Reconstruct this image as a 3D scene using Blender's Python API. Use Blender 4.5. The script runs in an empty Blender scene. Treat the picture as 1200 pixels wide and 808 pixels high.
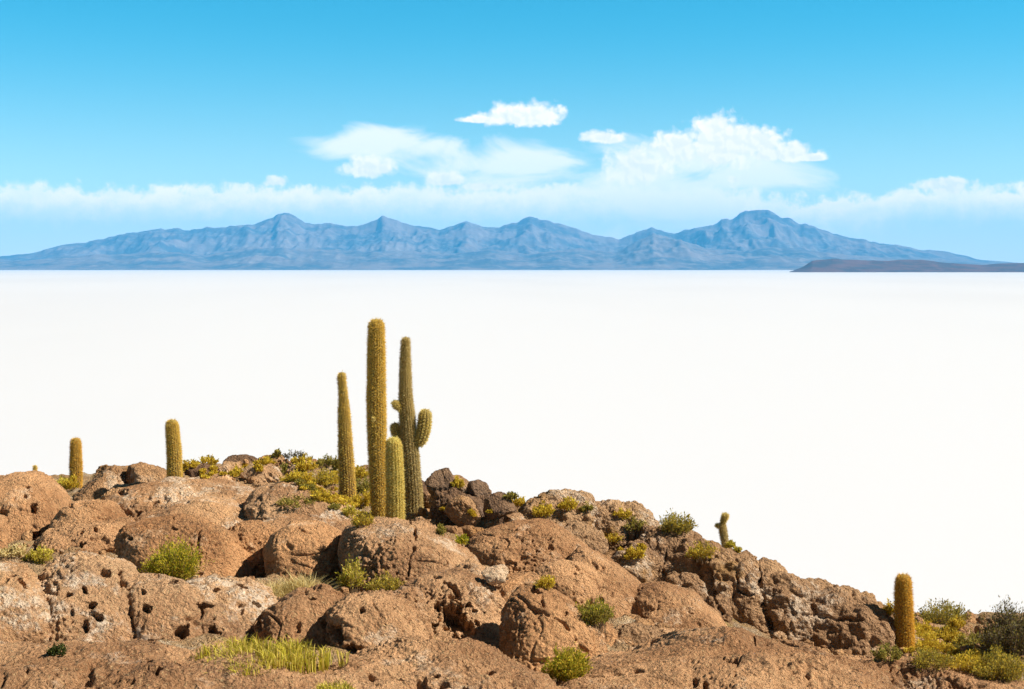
import bpy, math, random
import numpy as np

random.seed(7)
rng = np.random.default_rng(7)
sc = bpy.context.scene
COL = sc.collection
F = 1667.0            # focal length in units of the photograph's pixels (50 mm on 36 mm)
PITCH = math.radians(3.10)

# ------------------------------------------------------------------ camera
cam_data = bpy.data.cameras.new('camera')
cam_data.lens = 50.0
cam_data.sensor_width = 36.0
cam_data.clip_start = 0.1
cam_data.clip_end = 200000.0
cam = bpy.data.objects.new('camera', cam_data)
COL.objects.link(cam)
cam.location = (0, 0, 0)
cam.rotation_euler = (math.pi / 2 - PITCH, 0, 0)
sc.camera = cam

# ------------------------------------------------------------------ light
SUN = np.array([0.74, -0.08, 0.70]); SUN /= np.linalg.norm(SUN)
SUN_EL = math.asin(SUN[2])
SUN_AZ = math.atan2(SUN[0], SUN[1])
sun_data = bpy.data.lights.new('sun', 'SUN')
sun_data.energy = 5.0
sun_data.angle = math.radians(0.53)
sun_data.color = (1.0, 0.95, 0.86)
sun = bpy.data.objects.new('sun', sun_data)
COL.objects.link(sun)
sun.rotation_euler = (math.pi / 2 - SUN_EL, 0, math.atan2(SUN[0], -SUN[1]))

sc.view_settings.view_transform = 'Standard'
sc.view_settings.look = 'None'
sc.view_settings.exposure = 0.84
sc.view_settings.gamma = 1.0
sc.render.engine = 'CYCLES'
sc.cycles.use_denoising = True
sc.cycles.volume_bounces = 1
sc.cycles.max_bounces = 5
sc.cycles.diffuse_bounces = 3
sc.cycles.transparent_max_bounces = 8
sc.cycles.sample_clamp_indirect = 4.0


class NT:
    """small node helper"""
    def __init__(self, tree):
        self.t = tree
        self.n = tree.nodes
        self.l = tree.links

    def _in(self, sock, v):
        if isinstance(v, bpy.types.NodeSocket):
            self.l.new(v, sock)
        elif v is not None:
            sock.default_value = v

    def math(self, op, a, b=None, c=None, clamp=False):
        m = self.n.new('ShaderNodeMath'); m.operation = op; m.use_clamp = clamp
        self._in(m.inputs[0], a)
        if b is not None: self._in(m.inputs[1], b)
        if c is not None: self._in(m.inputs[2], c)
        return m.outputs[0]

    def vmath(self, op, a, b=None):
        m = self.n.new('ShaderNodeVectorMath'); m.operation = op
        self._in(m.inputs[0], a)
        if b is not None: self._in(m.inputs[1], b)
        return m.outputs[0]

    def sep(self, v):
        m = self.n.new('ShaderNodeSeparateXYZ'); self._in(m.inputs[0], v); return m.outputs

    def comb(self, x, y, z):
        m = self.n.new('ShaderNodeCombineXYZ')
        self._in(m.inputs[0], x); self._in(m.inputs[1], y); self._in(m.inputs[2], z)
        return m.outputs[0]

    def noise(self, vec, scale=1.0, detail=4.0, rough=0.55, dist=0.0, lac=2.0):
        m = self.n.new('ShaderNodeTexNoise')
        self._in(m.inputs['Vector'], vec)
        m.inputs['Scale'].default_value = scale
        m.inputs['Detail'].default_value = detail
        m.inputs['Roughness'].default_value = rough
        m.inputs['Distortion'].default_value = dist
        m.inputs['Lacunarity'].default_value = lac
        return m.outputs['Fac']

    def voronoi(self, vec, scale=1.0, feature='F1', rand=1.0, detail=0.0):
        m = self.n.new('ShaderNodeTexVoronoi'); m.feature = feature
        self._in(m.inputs['Vector'], vec)
        m.inputs['Scale'].default_value = scale
        m.inputs['Randomness'].default_value = rand
        if 'Detail' in m.inputs: m.inputs['Detail'].default_value = detail
        return m.outputs['Distance']

    def smooth(self, v, a, b, lo=0.0, hi=1.0):
        m = self.n.new('ShaderNodeMapRange'); m.interpolation_type = 'SMOOTHSTEP'
        self._in(m.inputs[0], v); self._in(m.inputs[1], a); self._in(m.inputs[2], b)
        self._in(m.inputs[3], lo); self._in(m.inputs[4], hi)
        return m.outputs[0]

    def mix(self, f, a, b):
        m = self.n.new('ShaderNodeMix'); m.data_type = 'RGBA'
        self._in(m.inputs[0], f)
        for s, v in ((m.inputs[6], a), (m.inputs[7], b)):
            if isinstance(v, tuple): v = (v[0], v[1], v[2], 1.0)
            self._in(s, v)
        return m.outputs[2]

    def mulc(self, a, b):
        m = self.n.new('ShaderNodeMix'); m.data_type = 'RGBA'; m.blend_type = 'MULTIPLY'
        m.inputs[0].default_value = 1.0
        for s, v in ((m.inputs[6], a), (m.inputs[7], b)):
            if isinstance(v, tuple): v = (v[0], v[1], v[2], 1.0)
            self._in(s, v)
        return m.outputs[2]


# ------------------------------------------------------------------ world: sky with clouds
world = bpy.data.worlds.new('World')
sc.world = world
world.use_nodes = True
wt = world.node_tree
for n in list(wt.nodes): wt.nodes.remove(n)
N = NT(wt)
tc = wt.nodes.new('ShaderNodeTexCoord')
sky = wt.nodes.new('ShaderNodeTexSky')
sky.sky_type = 'NISHITA'
sky.sun_disc = False
sky.sun_elevation = SUN_EL
sky.sun_rotation = SUN_AZ
sky.altitude = 3600.0
sky.air_density = 1.0
sky.dust_density = 0.4
sky.ozone_density = 1.5
d = tc.outputs['Generated']
dx, dy, dz = N.sep(d)
el = N.math('DIVIDE', dz, N.math('MAXIMUM', N.math('ABSOLUTE', dy), 0.05))
azn = N.math('DIVIDE', dx, N.math('MAXIMUM', dy, 0.05))
sky_0 = N.mulc(sky.outputs[0], (1.10, 1.00, 0.72))
sky_1 = N.mulc(sky.outputs[0], (0.16, 0.96, 0.94))
sky_lo = N.mix(N.smooth(dz, 0.0, 0.19), sky_0, sky_1)
sky_hi = N.mulc(sky.outputs[0], (0.36, 0.25, 0.18))
skyc = N.mix(N.smooth(dz, 0.20, 0.45), sky_lo, sky_hi)
# U, V: degrees-like units along and above the horizon (1 unit = 1/1667 rad)
U = N.math('MULTIPLY', azn, F)
V = N.math('MULTIPLY', el, F)
P = N.comb(U, V, 0.0)
Pl = N.comb(N.math('MULTIPLY', U, 0.45), V, 0.0)
nbig = N.noise(P, 0.050, 7.0, 0.58)
nfine = N.noise(P, 0.13, 5.0, 0.6)
nwisp = N.noise(Pl, 0.022, 6.0, 0.55, 0.6)
nlow = N.noise(Pl, 0.012, 4.0, 0.5)
P2 = N.vmath('ADD', P, (5.0, 7.0, 0.0))
nsh = N.noise(P2, 0.050, 7.0, 0.58)


def billow(vec, sc_, det=1.0):
    m = N.n.new('ShaderNodeTexVoronoi'); m.feature = 'F1'
    N._in(m.inputs['Vector'], vec)
    m.inputs['Scale'].default_value = sc_
    m.inputs['Detail'].default_value = det
    m.inputs['Roughness'].default_value = 0.55
    m.inputs['Lacunarity'].default_value = 2.2
    return N.math('SUBTRACT', 0.78, m.outputs['Distance'])


warp = N.comb(N.math('MULTIPLY', nbig, 22.0), N.math('MULTIPLY', nfine, 9.0), 0.0)
bil = billow(N.vmath('ADD', P, warp), 0.070)
bil2 = billow(N.vmath('ADD', N.vmath('ADD', P, warp), (3.5, 4.5, 0.0)), 0.070, 1.0)


def cpx(px, py):
    return px - 600.0, 314.0 - py


def blob(px, py, a, bt, bb):
    u0, v0 = cpx(px, py)
    uu = N.math('DIVIDE', N.math('SUBTRACT', U, u0), a)
    vv = N.math('SUBTRACT', V, v0)
    up = N.math('DIVIDE', N.math('MAXIMUM', vv, 0.0), bt)
    dn = N.math('DIVIDE', N.math('MINIMUM', vv, 0.0), bb)
    s = N.math('ADD', N.math('MULTIPLY', uu, uu), N.math('ADD', N.math('MULTIPLY', up, up), N.math('MULTIPLY', dn, dn)))
    return N.math('SUBTRACT', 1.0, N.math('SQRT', s))


def maxof(bl):
    r = bl[0]
    for b in bl[1:]: r = N.math('SMOOTH_MAX', r, b, 0.12)
    return r


cum = maxof([
    blob(608, 143, 56, 23, 9), blob(632, 139, 34, 20, 10), blob(566, 143, 30, 7, 4),
    blob(434, 202, 40, 22, 9), blob(520, 213, 28, 17, 8), blob(707, 165, 31, 12, 6),
    blob(843, 172, 50, 42, 34), blob(838, 152, 26, 20, 16), blob(866, 160, 28, 18, 14), blob(882, 172, 50, 26, 22), blob(905, 184, 60, 16, 8),
    blob(790, 176, 42, 24, 26), blob(745, 196, 46, 24, 26), blob(930, 180, 22, 17, 10), blob(948, 187, 24, 9, 4),
    blob(858, 212, 10, 8, 4), blob(325, 214, 18, 9, 6), blob(1110, 216, 40, 9, 16), blob(566, 220, 30, 6, 5),
])
cumf = N.math('ADD', cum, N.math('MULTIPLY', N.math('SUBTRACT', nbig, 0.5), 1.1))
cumf = N.math('ADD', cumf, N.math('MULTIPLY', bil, 0.36))
cum_a = N.smooth(cumf, -0.06, 0.50)
cum_a = N.math('MULTIPLY', cum_a, N.smooth(N.math('ADD', cum, 0.0), -0.60, -0.05))
# wide soft bodies of thin cloud
veil = maxof([
    blob(770, 225, 175, 52, 75), blob(450, 168, 75, 20, 22), blob(440, 172, 130, 16, 22), blob(620, 188, 60, 18, 16),
    blob(600, 195, 130, 34, 40), blob(860, 200, 120, 30, 40),
])
veilf = N.math('ADD', veil, N.math('MULTIPLY', N.math('SUBTRACT', nwisp, 0.5), 2.7))
veil_a = N.math('MULTIPLY', N.smooth(veilf, -0.05, 0.75), 0.86)
# the long bank above the mountains
tope = N.math('ADD', 98.0, N.math('MULTIPLY', N.math('ADD', N.math('SUBTRACT', nbig, 0.5), N.math('MULTIPLY', N.math('SUBTRACT', nfine, 0.5), 0.25)), 44.0))
tope = N.math('ADD', tope, N.math('MULTIPLY', N.math('SUBTRACT', nlow, 0.5), 30.0))
gap = N.math('SUBTRACT', 1.0, N.smooth(N.math('ABSOLUTE', N.math('SUBTRACT', U, 362.0)), 40.0, 110.0))
tope = N.math('SUBTRACT', tope, N.math('MULTIPLY', gap, 14.0))
band_top = N.math('SUBTRACT', 1.0, N.smooth(N.math('SUBTRACT', V, tope), -13.0, 3.0))
band_bot = N.smooth(N.math('SUBTRACT', V, tope), -60.0, -8.0)
band_a = N.math('MULTIPLY', band_top, N.math('MULTIPLY', N.math('ADD', 0.50, N.math('MULTIPLY', band_bot, 0.48)), N.smooth(nwisp, 0.25, 0.60, 0.66, 1.0)))
front = N.math('GREATER_THAN', dy, 0.05)
lit = N.smooth(N.math('SUBTRACT', bil2, bil), -0.22, 0.22, 1.0, 0.66)
lit = N.math('ADD', lit, N.smooth(cum, 0.1, 0.8, 0.0, -0.30))
cumcol = N.mulc(N.mix(lit, (0.72, 0.80, 0.86), (1.06, 1.02, 0.98)), (1.0, 1.0, 1.0))
bandcol = N.mix(N.smooth(N.math('SUBTRACT', V, tope), -55.0, -5.0), (0.80, 0.80, 0.76), (1.15, 0.98, 0.86))
bg = wt.nodes.new('ShaderNodeBackground')
bg.inputs[1].default_value = 0.092
SKYS = 10.0   # cloud radiances are written relative to the background strength
c1 = N.mix(N.math('MULTIPLY', band_a, front), skyc, N.mulc(bandcol, (SKYS * .84, SKYS * .84, SKYS * .84)))
c2 = N.mix(N.math('MULTIPLY', veil_a, front), c1, (0.78 * SKYS, 0.74 * SKYS, 0.70 * SKYS))
c3 = N.mix(N.math('MULTIPLY', cum_a, front), c2, N.mulc(cumcol, (SKYS * .82, SKYS * .76, SKYS * .72)))
wt.links.new(c3, bg.inputs[0])
wo = wt.nodes.new('ShaderNodeOutputWorld')
wt.links.new(bg.outputs[0], wo.inputs[0])
world.cycles.sampling_method = 'MANUAL'
world.cycles.sample_map_resolution = 256


# ------------------------------------------------------------------ numpy noise
def _h(ix, iy, iz, s):
    h = (ix.astype(np.int64) * 374761393 + iy.astype(np.int64) * 668265263 + iz.astype(np.int64) * 2147483647 + s * 974634777) & 0xFFFFFFFF
    h = ((h ^ (h >> 13)) * 1274126177) & 0xFFFFFFFF
    h = (h ^ (h >> 16)) & 0xFFFFFFFF
    h = (h * 2246822519) & 0xFFFFFFFF
    h = h ^ (h >> 15)
    return (h & 0xFFFFFF).astype(np.float64) / 16777216.0


def vnoise(p, s=0):
    i = np.floor(p); f = p - i; i = i.astype(np.int64)
    u = f * f * f * (f * (f * 6 - 15) + 10)
    x, y, z = i[:, 0], i[:, 1], i[:, 2]
    r = 0
    for a in (0, 1):
        wa = u[:, 0] if a else 1 - u[:, 0]
        for b in (0, 1):
            wb = u[:, 1] if b else 1 - u[:, 1]
            for c in (0, 1):
                wc = u[:, 2] if c else 1 - u[:, 2]
                r = r + wa * wb * wc * _h(x + a, y + b, z + c, s)
    return r * 2 - 1


def fbm(p, octs=4, s=0, gain=0.5, lac=2.03):
    a, r, t = 1.0, 0.0, 0.0
    q = p.copy()
    for k in range(octs):
        r = r + a * vnoise(q, s + k * 17); t += a
        a *= gain; q = q * lac + 3.1
    return r / t


def ridged(p, octs=4, s=0):
    a, r, t = 1.0, 0.0, 0.0
    q = p.copy()
    for k in range(octs):
        r = r + a * (1 - np.abs(vnoise(q, s + k * 31)) * 1.6); t += a
        a *= 0.5; q = q * 2.1 + 1.7
    return r / t


def worley(p, s=0, jit=0.85):
    b = np.floor(p - 0.5).astype(np.int64)
    f1 = np.full(len(p), 9.0); f2 = np.full(len(p), 9.0)
    for a in range(2):
        for c in range(2):
            for e in range(2):
                x, y, z = b[:, 0] + a, b[:, 1] + c, b[:, 2] + e
                q0 = x + 0.5 + (_h(x, y, z, s) - .5) * jit - p[:, 0]
                q1 = y + 0.5 + (_h(x, y, z, s + 5) - .5) * jit - p[:, 1]
                q2 = z + 0.5 + (_h(x, y, z, s + 9) - .5) * jit - p[:, 2]
                dd = np.sqrt(q0 * q0 + q1 * q1 + q2 * q2)
                m = dd < f1
                f2 = np.where(m, f1, np.minimum(f2, dd))
                f1 = np.where(m, dd, f1)
    return f1, f2


def sstep(a, b, x):
    t = np.clip((x - a) / (b - a), 0, 1)
    return t * t * (3 - 2 * t)


# ------------------------------------------------------------------ geometry helpers
CP, SP = math.cos(PITCH), math.sin(PITCH)


def ray(px, py):
    """direction with y = 1 through a point of the photograph"""
    u = (px - 600.0) / F; v = (404.0 - py) / F
    y = CP + v * SP; z = -SP + v * CP
    return np.array([u / y, 1.0, z / y])


def at(px, py, D):
    return ray(px, py) * D


def tag(o, label=None, cat=None, group=None, kind=None):
    if label: o['label'] = label
    if cat: o['category'] = cat
    if group: o['group'] = group
    if kind: o['kind'] = kind
    return o


def make_mesh(name, V_, F_, mat, parent=None, smooth=True, loc=None):
    me = bpy.data.meshes.new(name)
    V_ = np.asarray(V_, dtype=np.float32)
    F_ = np.asarray(F_, dtype=np.int32)
    k = F_.shape[1]
    off = np.zeros(3, dtype=np.float32) if loc is None else np.asarray(loc, dtype=np.float32)
    me.vertices.add(len(V_)); me.vertices.foreach_set('co', (V_ - off).ravel())
    me.loops.add(F_.size); me.loops.foreach_set('vertex_index', F_.ravel())
    me.polygons.add(len(F_))
    me.polygons.foreach_set('loop_start', np.arange(0, F_.size, k, dtype=np.int32))
    me.polygons.foreach_set('loop_total', np.full(len(F_), k, dtype=np.int32))
    if smooth: me.polygons.foreach_set('use_smooth', np.ones(len(F_), dtype=bool))
    me.update(calc_edges=True)
    me.materials.append(mat)
    o = bpy.data.objects.new(name, me)
    COL.objects.link(o)
    if parent is not None:
        o.parent = parent
        if loc is not None: o.location = [float(off[i]) - parent.location[i] for i in range(3)]
    elif loc is not None:
        o.location = [float(a) for a in off]
    return o


def empty(name, loc):
    o = bpy.data.objects.new(name, None)
    COL.objects.link(o)
    o.location = [float(a) for a in loc]
    o.empty_display_size = 0.2
    return o


def grid_faces(nr, nc, wrap=False):
    r = np.arange(nr - 1)[:, None]; c = np.arange(nc if wrap else nc - 1)[None, :]
    a = r * nc + c; b = r * nc + (c + 1) % nc
    return np.stack([a, b, b + nc, a + nc], -1).reshape(-1, 4)


# ------------------------------------------------------------------ materials
def new_mat(name, rough=0.9, spec=0.2):
    m = bpy.data.materials.new(name)
    m.use_nodes = True
    t = m.node_tree
    b = t.nodes['Principled BSDF']
    b.inputs['Roughness'].default_value = rough
    b.inputs['Specular IOR Level'].default_value = spec
    return m, NT(t), b


def rock_material(name, tan, brown, pale, dark, cobble=0.0, fine=1.0, palecover=0.5, gold=None, tex=1.0):
    m, N, b = new_mat(name, 0.93, 0.12)
    g = N.n.new('ShaderNodeNewGeometry')
    p = N.vmath('MULTIPLY', g.outputs['Position'], (tex, tex, tex))
    n1 = N.noise(p, 0.55, 5, 0.6)
    n2 = N.noise(p, 2.6, 6, 0.65)
    n3 = N.noise(p, 11.0, 5, 0.7)
    n4 = N.noise(N.vmath('ADD', p, (31.0, 7.0, 3.0)), 1.1, 7, 0.68)
    n5 = N.noise(N.vmath('ADD', p, (3.0, 71.0, 13.0)), 0.9, 6, 0.62)
    c = N.mix(N.smooth(n1, 0.36, 0.64), tan, brown)
    c = N.mix(N.smooth(n2, 0.50, 0.72, 0.0, 0.55), c, brown)
    c = N.mix(N.smooth(n3, 0.52, 0.74, 0.0, 0.5), c, tuple(x * 1.22 for x in tan))
    # bleached crust and pale lichen
    pal = N.math('MULTIPLY', N.smooth(n4, palecover, palecover + 0.10), N.smooth(n3, 0.36, 0.60))
    c = N.mix(N.math('MULTIPLY', pal, 0.8), c, pale)
    # dark weathered patina in speckles
    dk = N.math('MULTIPLY', N.smooth(n5, 0.48, 0.66), N.smooth(N.noise(p, 17.0, 4, 0.75), 0.47, 0.60))
    c = N.mix(N.math('MULTIPLY', dk, 0.72), c, dark)
    sp1 = N.noise(N.vmath('ADD', p, (5.0, 9.0, 2.0)), 21.0, 3, 0.7)
    c = N.mix(N.smooth(sp1, 0.54, 0.68, 0.0, 0.5), c, tuple(x * 0.42 for x in brown))  # dark specks: varnish, and the shade of small pits put into the colour
    sp2 = N.noise(N.vmath('ADD', p, (1.0, 4.0, 8.0)), 26.0, 3, 0.7)
    c = N.mix(N.smooth(sp2, 0.55, 0.70, 0.0, 0.55), c, tuple(min(.75, x * 1.35) for x in tan))  # pale specks: tiny highlights of the rough surface painted into the colour
    b_in = c
    if gold:
        n6 = N.noise(N.vmath('ADD', p, (9.0, 1.0, 33.0)), 1.6, 5, 0.6)
        b_in = N.mix(N.smooth(n6, 0.55, 0.70, 0.0, 0.6), c, gold)
    oi = N.n.new('ShaderNodeObjectInfo')
    tint = N.mix(oi.outputs['Random'], (1.0, 0.90, 0.80), (0.96, 0.96, 0.98))
    b_in = N.mulc(b_in, tint)
    N.l.new(b_in, b.inputs['Base Color'])
    v1 = N.voronoi(N.vmath('ADD', p, N.comb(N.math('MULTIPLY', n3, 0.04), 0.0, N.math('MULTIPLY', n2, 0.05))), 13.0)
    v2 = N.voronoi(p, 31.0)
    hgt = N.math('MULTIPLY', n3, 0.030)
    hgt = N.math('ADD', hgt, N.math('MULTIPLY', N.noise(p, 34.0, 5, 0.72), 0.022))
    hgt = N.math('ADD', hgt, N.math('MULTIPLY', N.smooth(v1, 0.0, 0.45), N.smooth(n2, 0.42, 0.62, 0.0, 0.022)))
    hgt = N.math('ADD', hgt, N.math('MULTIPLY', v2, 0.006 + 0.01 * cobble))
    bm = N.n.new('ShaderNodeBump')
    bm.inputs['Strength'].default_value = 1.0
    bm.inputs['Distance'].default_value = 3.4 * fine
    N.l.new(hgt, bm.inputs['Height'])
    N.l.new(bm.outputs[0], b.inputs['Normal'])
    return m


M_ROCK = rock_material('weathered_rock', (0.73, 0.42, 0.21), (0.42, 0.215, 0.10), (0.86, 0.66, 0.46), (0.10, 0.06, 0.04), palecover=0.56)
M_PALE = rock_material('bleached_rock', (0.73, 0.44, 0.23), (0.44, 0.235, 0.115), (0.88, 0.75, 0.58), (0.09, 0.06, 0.045), palecover=0.49)
M_CRAG = rock_material('craggy_rock', (0.60, 0.36, 0.18), (0.36, 0.20, 0.10), (0.76, 0.60, 0.43), (0.07, 0.05, 0.04), cobble=1.0, fine=1.3, palecover=0.52, gold=(0.40, 0.21, 0.06), tex=0.65)
M_DARK = rock_material('dark_rock', (0.30, 0.18, 0.10), (0.14, 0.085, 0.055), (0.34, 0.24, 0.18), (0.05, 0.04, 0.035), cobble=1.0, fine=1.2, palecover=0.58, tex=0.65)
M_GROUND = rock_material('stony_soil', (0.62, 0.40, 0.20), (0.45, 0.26, 0.12), (0.76, 0.60, 0.40), (0.10, 0.07, 0.05), cobble=1.0, fine=1.3, palecover=0.52, gold=(0.40, 0.27, 0.07))
M_WHITE = rock_material('white_rock', (0.84, 0.60, 0.38), (0.76, 0.50, 0.30), (0.86, 0.68, 0.48), (0.55, 0.36, 0.21), palecover=0.56)


def leaf_material(name, cols, rough=0.6, trans=0.35):
    m = bpy.data.materials.new(name); m.use_nodes = True
    t = m.node_tree; N = NT(t)
    for n in list(t.nodes): t.nodes.remove(n)
    g = N.n.new('ShaderNodeNewGeometry')
    r = N.n.new('ShaderNodeValToRGB')
    r.color_ramp.interpolation = 'LINEAR'
    while len(r.color_ramp.elements) < len(cols): r.color_ramp.elements.new(0.5)
    for i, c in enumerate(cols):
        r.color_ramp.elements[i].position = i / max(1, len(cols) - 1)
        r.color_ramp.elements[i].color = (c[0], c[1], c[2], 1)
    N.l.new(g.outputs['Random Per Island'], r.inputs[0])
    d = N.n.new('ShaderNodeBsdfDiffuse'); N.l.new(r.outputs[0], d.inputs[0])
    tr = N.n.new('ShaderNodeBsdfTranslucent'); N.l.new(r.outputs[0], tr.inputs[0])
    mx = N.n.new('ShaderNodeMixShader'); mx.inputs[0].default_value = trans
    N.l.new(d.outputs[0], mx.inputs[1]); N.l.new(tr.outputs[0], mx.inputs[2])
    o = N.n.new('ShaderNodeOutputMaterial'); N.l.new(mx.outputs[0], o.inputs[0])
    return m


LEAF = {
    'green': leaf_material('green_leaves', [(0.14, 0.17, 0.015), (0.28, 0.28, 0.02), (0.44, 0.38, 0.03), (0.56, 0.40, 0.04)]),
    'yellow': leaf_material('yellow_leaves', [(0.36, 0.26, 0.03), (0.58, 0.42, 0.04), (0.70, 0.52, 0.06), (0.50, 0.30, 0.05)]),
    'olive': leaf_material('olive_leaves', [(0.14, 0.13, 0.03), (0.28, 0.24, 0.05), (0.42, 0.34, 0.07), (0.30, 0.20, 0.06)]),
    'straw': leaf_material('straw_blades', [(0.50, 0.36, 0.12), (0.68, 0.52, 0.20), (0.78, 0.64, 0.32), (0.36, 0.26, 0.08)]),
    'grass': leaf_material('grass_blades', [(0.28, 0.26, 0.02), (0.52, 0.42, 0.04), (0.66, 0.55, 0.12), (0.56, 0.38, 0.08)]),
    'dark': leaf_material('dark_green_leaves', [(0.03, 0.04, 0.012), (0.06, 0.075, 0.02), (0.11, 0.12, 0.03)]),
    'grey': leaf_material('grey_twigs', [(0.06, 0.05, 0.035), (0.13, 0.105, 0.075), (0.22, 0.18, 0.12), (0.22, 0.20, 0.05)], trans=0.1),
}
M_STEM, _N, _b = new_mat('woody_stem', 0.9)
_b.inputs['Base Color'].default_value = (0.16, 0.10, 0.05, 1)


def spine_material(name, cols):
    return leaf_material(name, cols, trans=0.22)


SPINE = {
    'gold': spine_material('golden_spines', [(0.74, 0.50, 0.07), (0.88, 0.64, 0.14), (0.62, 0.38, 0.05), (0.92, 0.74, 0.28)]),
    'orange': spine_material('orange_spines', [(0.72, 0.42, 0.05), (0.86, 0.56, 0.09), (0.60, 0.30, 0.03), (0.90, 0.68, 0.20)]),
    'pale': spine_material('pale_spines', [(0.74, 0.56, 0.14), (0.86, 0.70, 0.24), (0.62, 0.44, 0.09), (0.90, 0.78, 0.34)]),
    'grey': spine_material('greyish_spines', [(0.56, 0.42, 0.15), (0.70, 0.54, 0.24), (0.40, 0.28, 0.09), (0.80, 0.66, 0.32)]),
}


def cactus_material(name, top, low, zlo, zhi):
    m, N, b = new_mat(name, 0.7, 0.25)
    g = N.n.new('ShaderNodeNewGeometry')
    p = g.outputs['Position']
    z = N.sep(p)[2]
    n = N.noise(p, 6.0, 5, 0.65)
    f = N.smooth(N.math('ADD', z, N.math('MULTIPLY', N.math('SUBTRACT', n, 0.5), 0.8)), zlo, zhi)
    c = N.mix(f, low, top)
    c = N.mix(N.smooth(N.noise(p, 22.0, 4, 0.7), 0.5, 0.7, 0.0, 0.6), c, tuple(x * 0.5 for x in low))
    N.l.new(c, b.inputs['Base Color'])
    bm = N.n.new('ShaderNodeBump'); bm.inputs['Distance'].default_value = 0.5
    N.l.new(N.math('MULTIPLY', N.noise(p, 45.0, 4, 0.7), 0.03), bm.inputs['Height'])
    N.l.new(bm.outputs[0], b.inputs['Normal'])
    return m


# ------------------------------------------------------------------ hill profile (the island under the rocks)
COLS = {
    -500: [(10, 880), (14, 815), (18, 750), (23, 690), (29, 645), (36, 612), (45, 585), (52, 568)],
    0: [(10, 900), (14, 820), (18, 752), (23, 695), (29, 650), (36, 615), (45, 582), (52, 566)],
    150: [(10, 900), (14, 818), (18, 758), (23, 700), (29, 660), (36, 618), (44, 580), (50, 556)],
    300: [(10, 900), (14, 820), (18, 765), (22, 720), (28, 675), (33, 632), (41, 580), (48, 544)],
    450: [(10, 900), (14, 832), (17, 785), (20, 742), (24, 700), (29, 655), (33, 622), (40, 580), (46, 558)],
    600: [(10, 920), (14, 845), (17, 800), (21, 745), (25, 700), (30, 660), (35, 630), (40, 604)],
    700: [(10, 930), (14, 855), (18, 800), (22, 760), (27, 720), (32, 690), (37, 655), (42, 622)],
    850: [(10, 930), (14, 855), (18, 805), (22, 772), (28, 748), (33, 725), (38, 690), (43, 655)],
    1000: [(10, 940), (14, 865), (18, 822), (23, 797), (28, 783), (33, 772), (38, 755), (43, 728)],
    1100: [(10, 950), (14, 872), (18, 828), (23, 803), (28, 787), (33, 771), (39, 750), (47, 727)],
    1200: [(10, 955), (14, 876), (18, 832), (23, 806), (28, 788), (33, 772), (39, 752), (47, 733)],
    1700: [(10, 990), (14, 910), (18, 860), (23, 830), (28, 810), (33, 795), (39, 780), (47, 765)],
}
CK = sorted(COLS)


def Dof(px, py):
    """distance of the hill surface seen at a point of the photograph"""
    def one(k):
        c = COLS[k]
        return float(np.interp(-py, [-q[1] for q in c], [q[0] for q in c]))
    if px <= CK[0]: return one(CK[0])
    if px >= CK[-1]: return one(CK[-1])
    for a, b in zip(CK, CK[1:]):
        if a <= px <= b:
            t = (px - a) / (b - a)
            return one(a) * (1 - t) + one(b) * t


ctrl = []
for k in CK:
    for D, py in COLS[k]:
        ctrl.append(at(k, py, D))
    D, py = COLS[k][-1]
    q = at(k, py, D); dirn = ray(k, py) * [1, 1, 0]
    for dd, dz_ in ((6, -1.6), (13, -6.0), (26, -16), (48, -32), (80, -44), (130, -48)):
        v = q + dirn * dd; v[2] = q[2] + dz_
        if v[2] < -50: v[2] = -50
        ctrl.append(v)
    v = at(k, COLS[k][0][1], 10) * 0.3; v[2] = -2.0
    ctrl.append(v)
ctrl = np.array(ctrl)


def _tps(r2): return 0.5 * r2 * np.log(r2 + 1e-9)


_n = len(ctrl)
_d2 = ((ctrl[:, None, :2] - ctrl[None, :, :2]) ** 2).sum(-1)
_A = np.zeros((_n + 3, _n + 3)); _A[:_n, :_n] = _tps(_d2) + np.eye(_n) * 1.5
_A[:_n, _n] = 1; _A[:_n, _n + 1:] = ctrl[:, :2]; _A[_n, :_n] = 1; _A[_n + 1:, :_n] = ctrl[:, :2].T
_w = np.linalg.solve(_A, np.concatenate([ctrl[:, 2], [0, 0, 0]]))


def ground_z(xy):
    xy = np.atleast_2d(xy)
    out = np.zeros(len(xy))
    for i in range(0, len(xy), 20000):
        q = xy[i:i + 20000]
        d2 = ((q[:, None, :] - ctrl[None, :, :2]) ** 2).sum(-1)
        out[i:i + 20000] = _tps(d2) @ _w[:_n] + _w[_n] + q @ _w[_n + 1:]
    p = np.column_stack([xy, np.zeros(len(xy))])
    out += 0.10 * fbm(p * 0.5, 3, 3)
    return out


_gcache = {}


def gz(x, y):
    return float(ground_z(np.array([[x, y]]))[0])


# ------------------------------------------------------------------ structure: salt, hill, mountains, haze
SALT_Z = -40.0
m, N, b = new_mat('salt_crust', 0.8, 0.1)
g = N.n.new('ShaderNodeNewGeometry')
p = g.outputs['Position']
ns = N.noise(N.vmath('MULTIPLY', p, (1.0, 0.25, 1.0)), 0.0016, 5, 0.55)
c = N.mix(N.smooth(ns, 0.40, 0.66), (0.542, 0.537, 0.543), (0.522, 0.517, 0.524))
N.l.new(c, b.inputs['Base Color'])
M_SALT = m
xs = np.concatenate([-np.geomspace(43000, 300, 26), [0], np.geomspace(300, 43000, 26)])
ys = np.concatenate([[-3900, -1500], np.linspace(0, 2000, 12), np.geomspace(2400, 43500, 30)])
gx, gy = np.meshgrid(xs, ys)
o = make_mesh('salt_flat', np.column_stack([gx.ravel(), gy.ravel(), np.full(gx.size, SALT_Z)]), grid_faces(len(ys), len(xs)), M_SALT)
tag(o, 'endless flat white salt plain reaching the mountains', 'salt flat', kind='structure')

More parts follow.
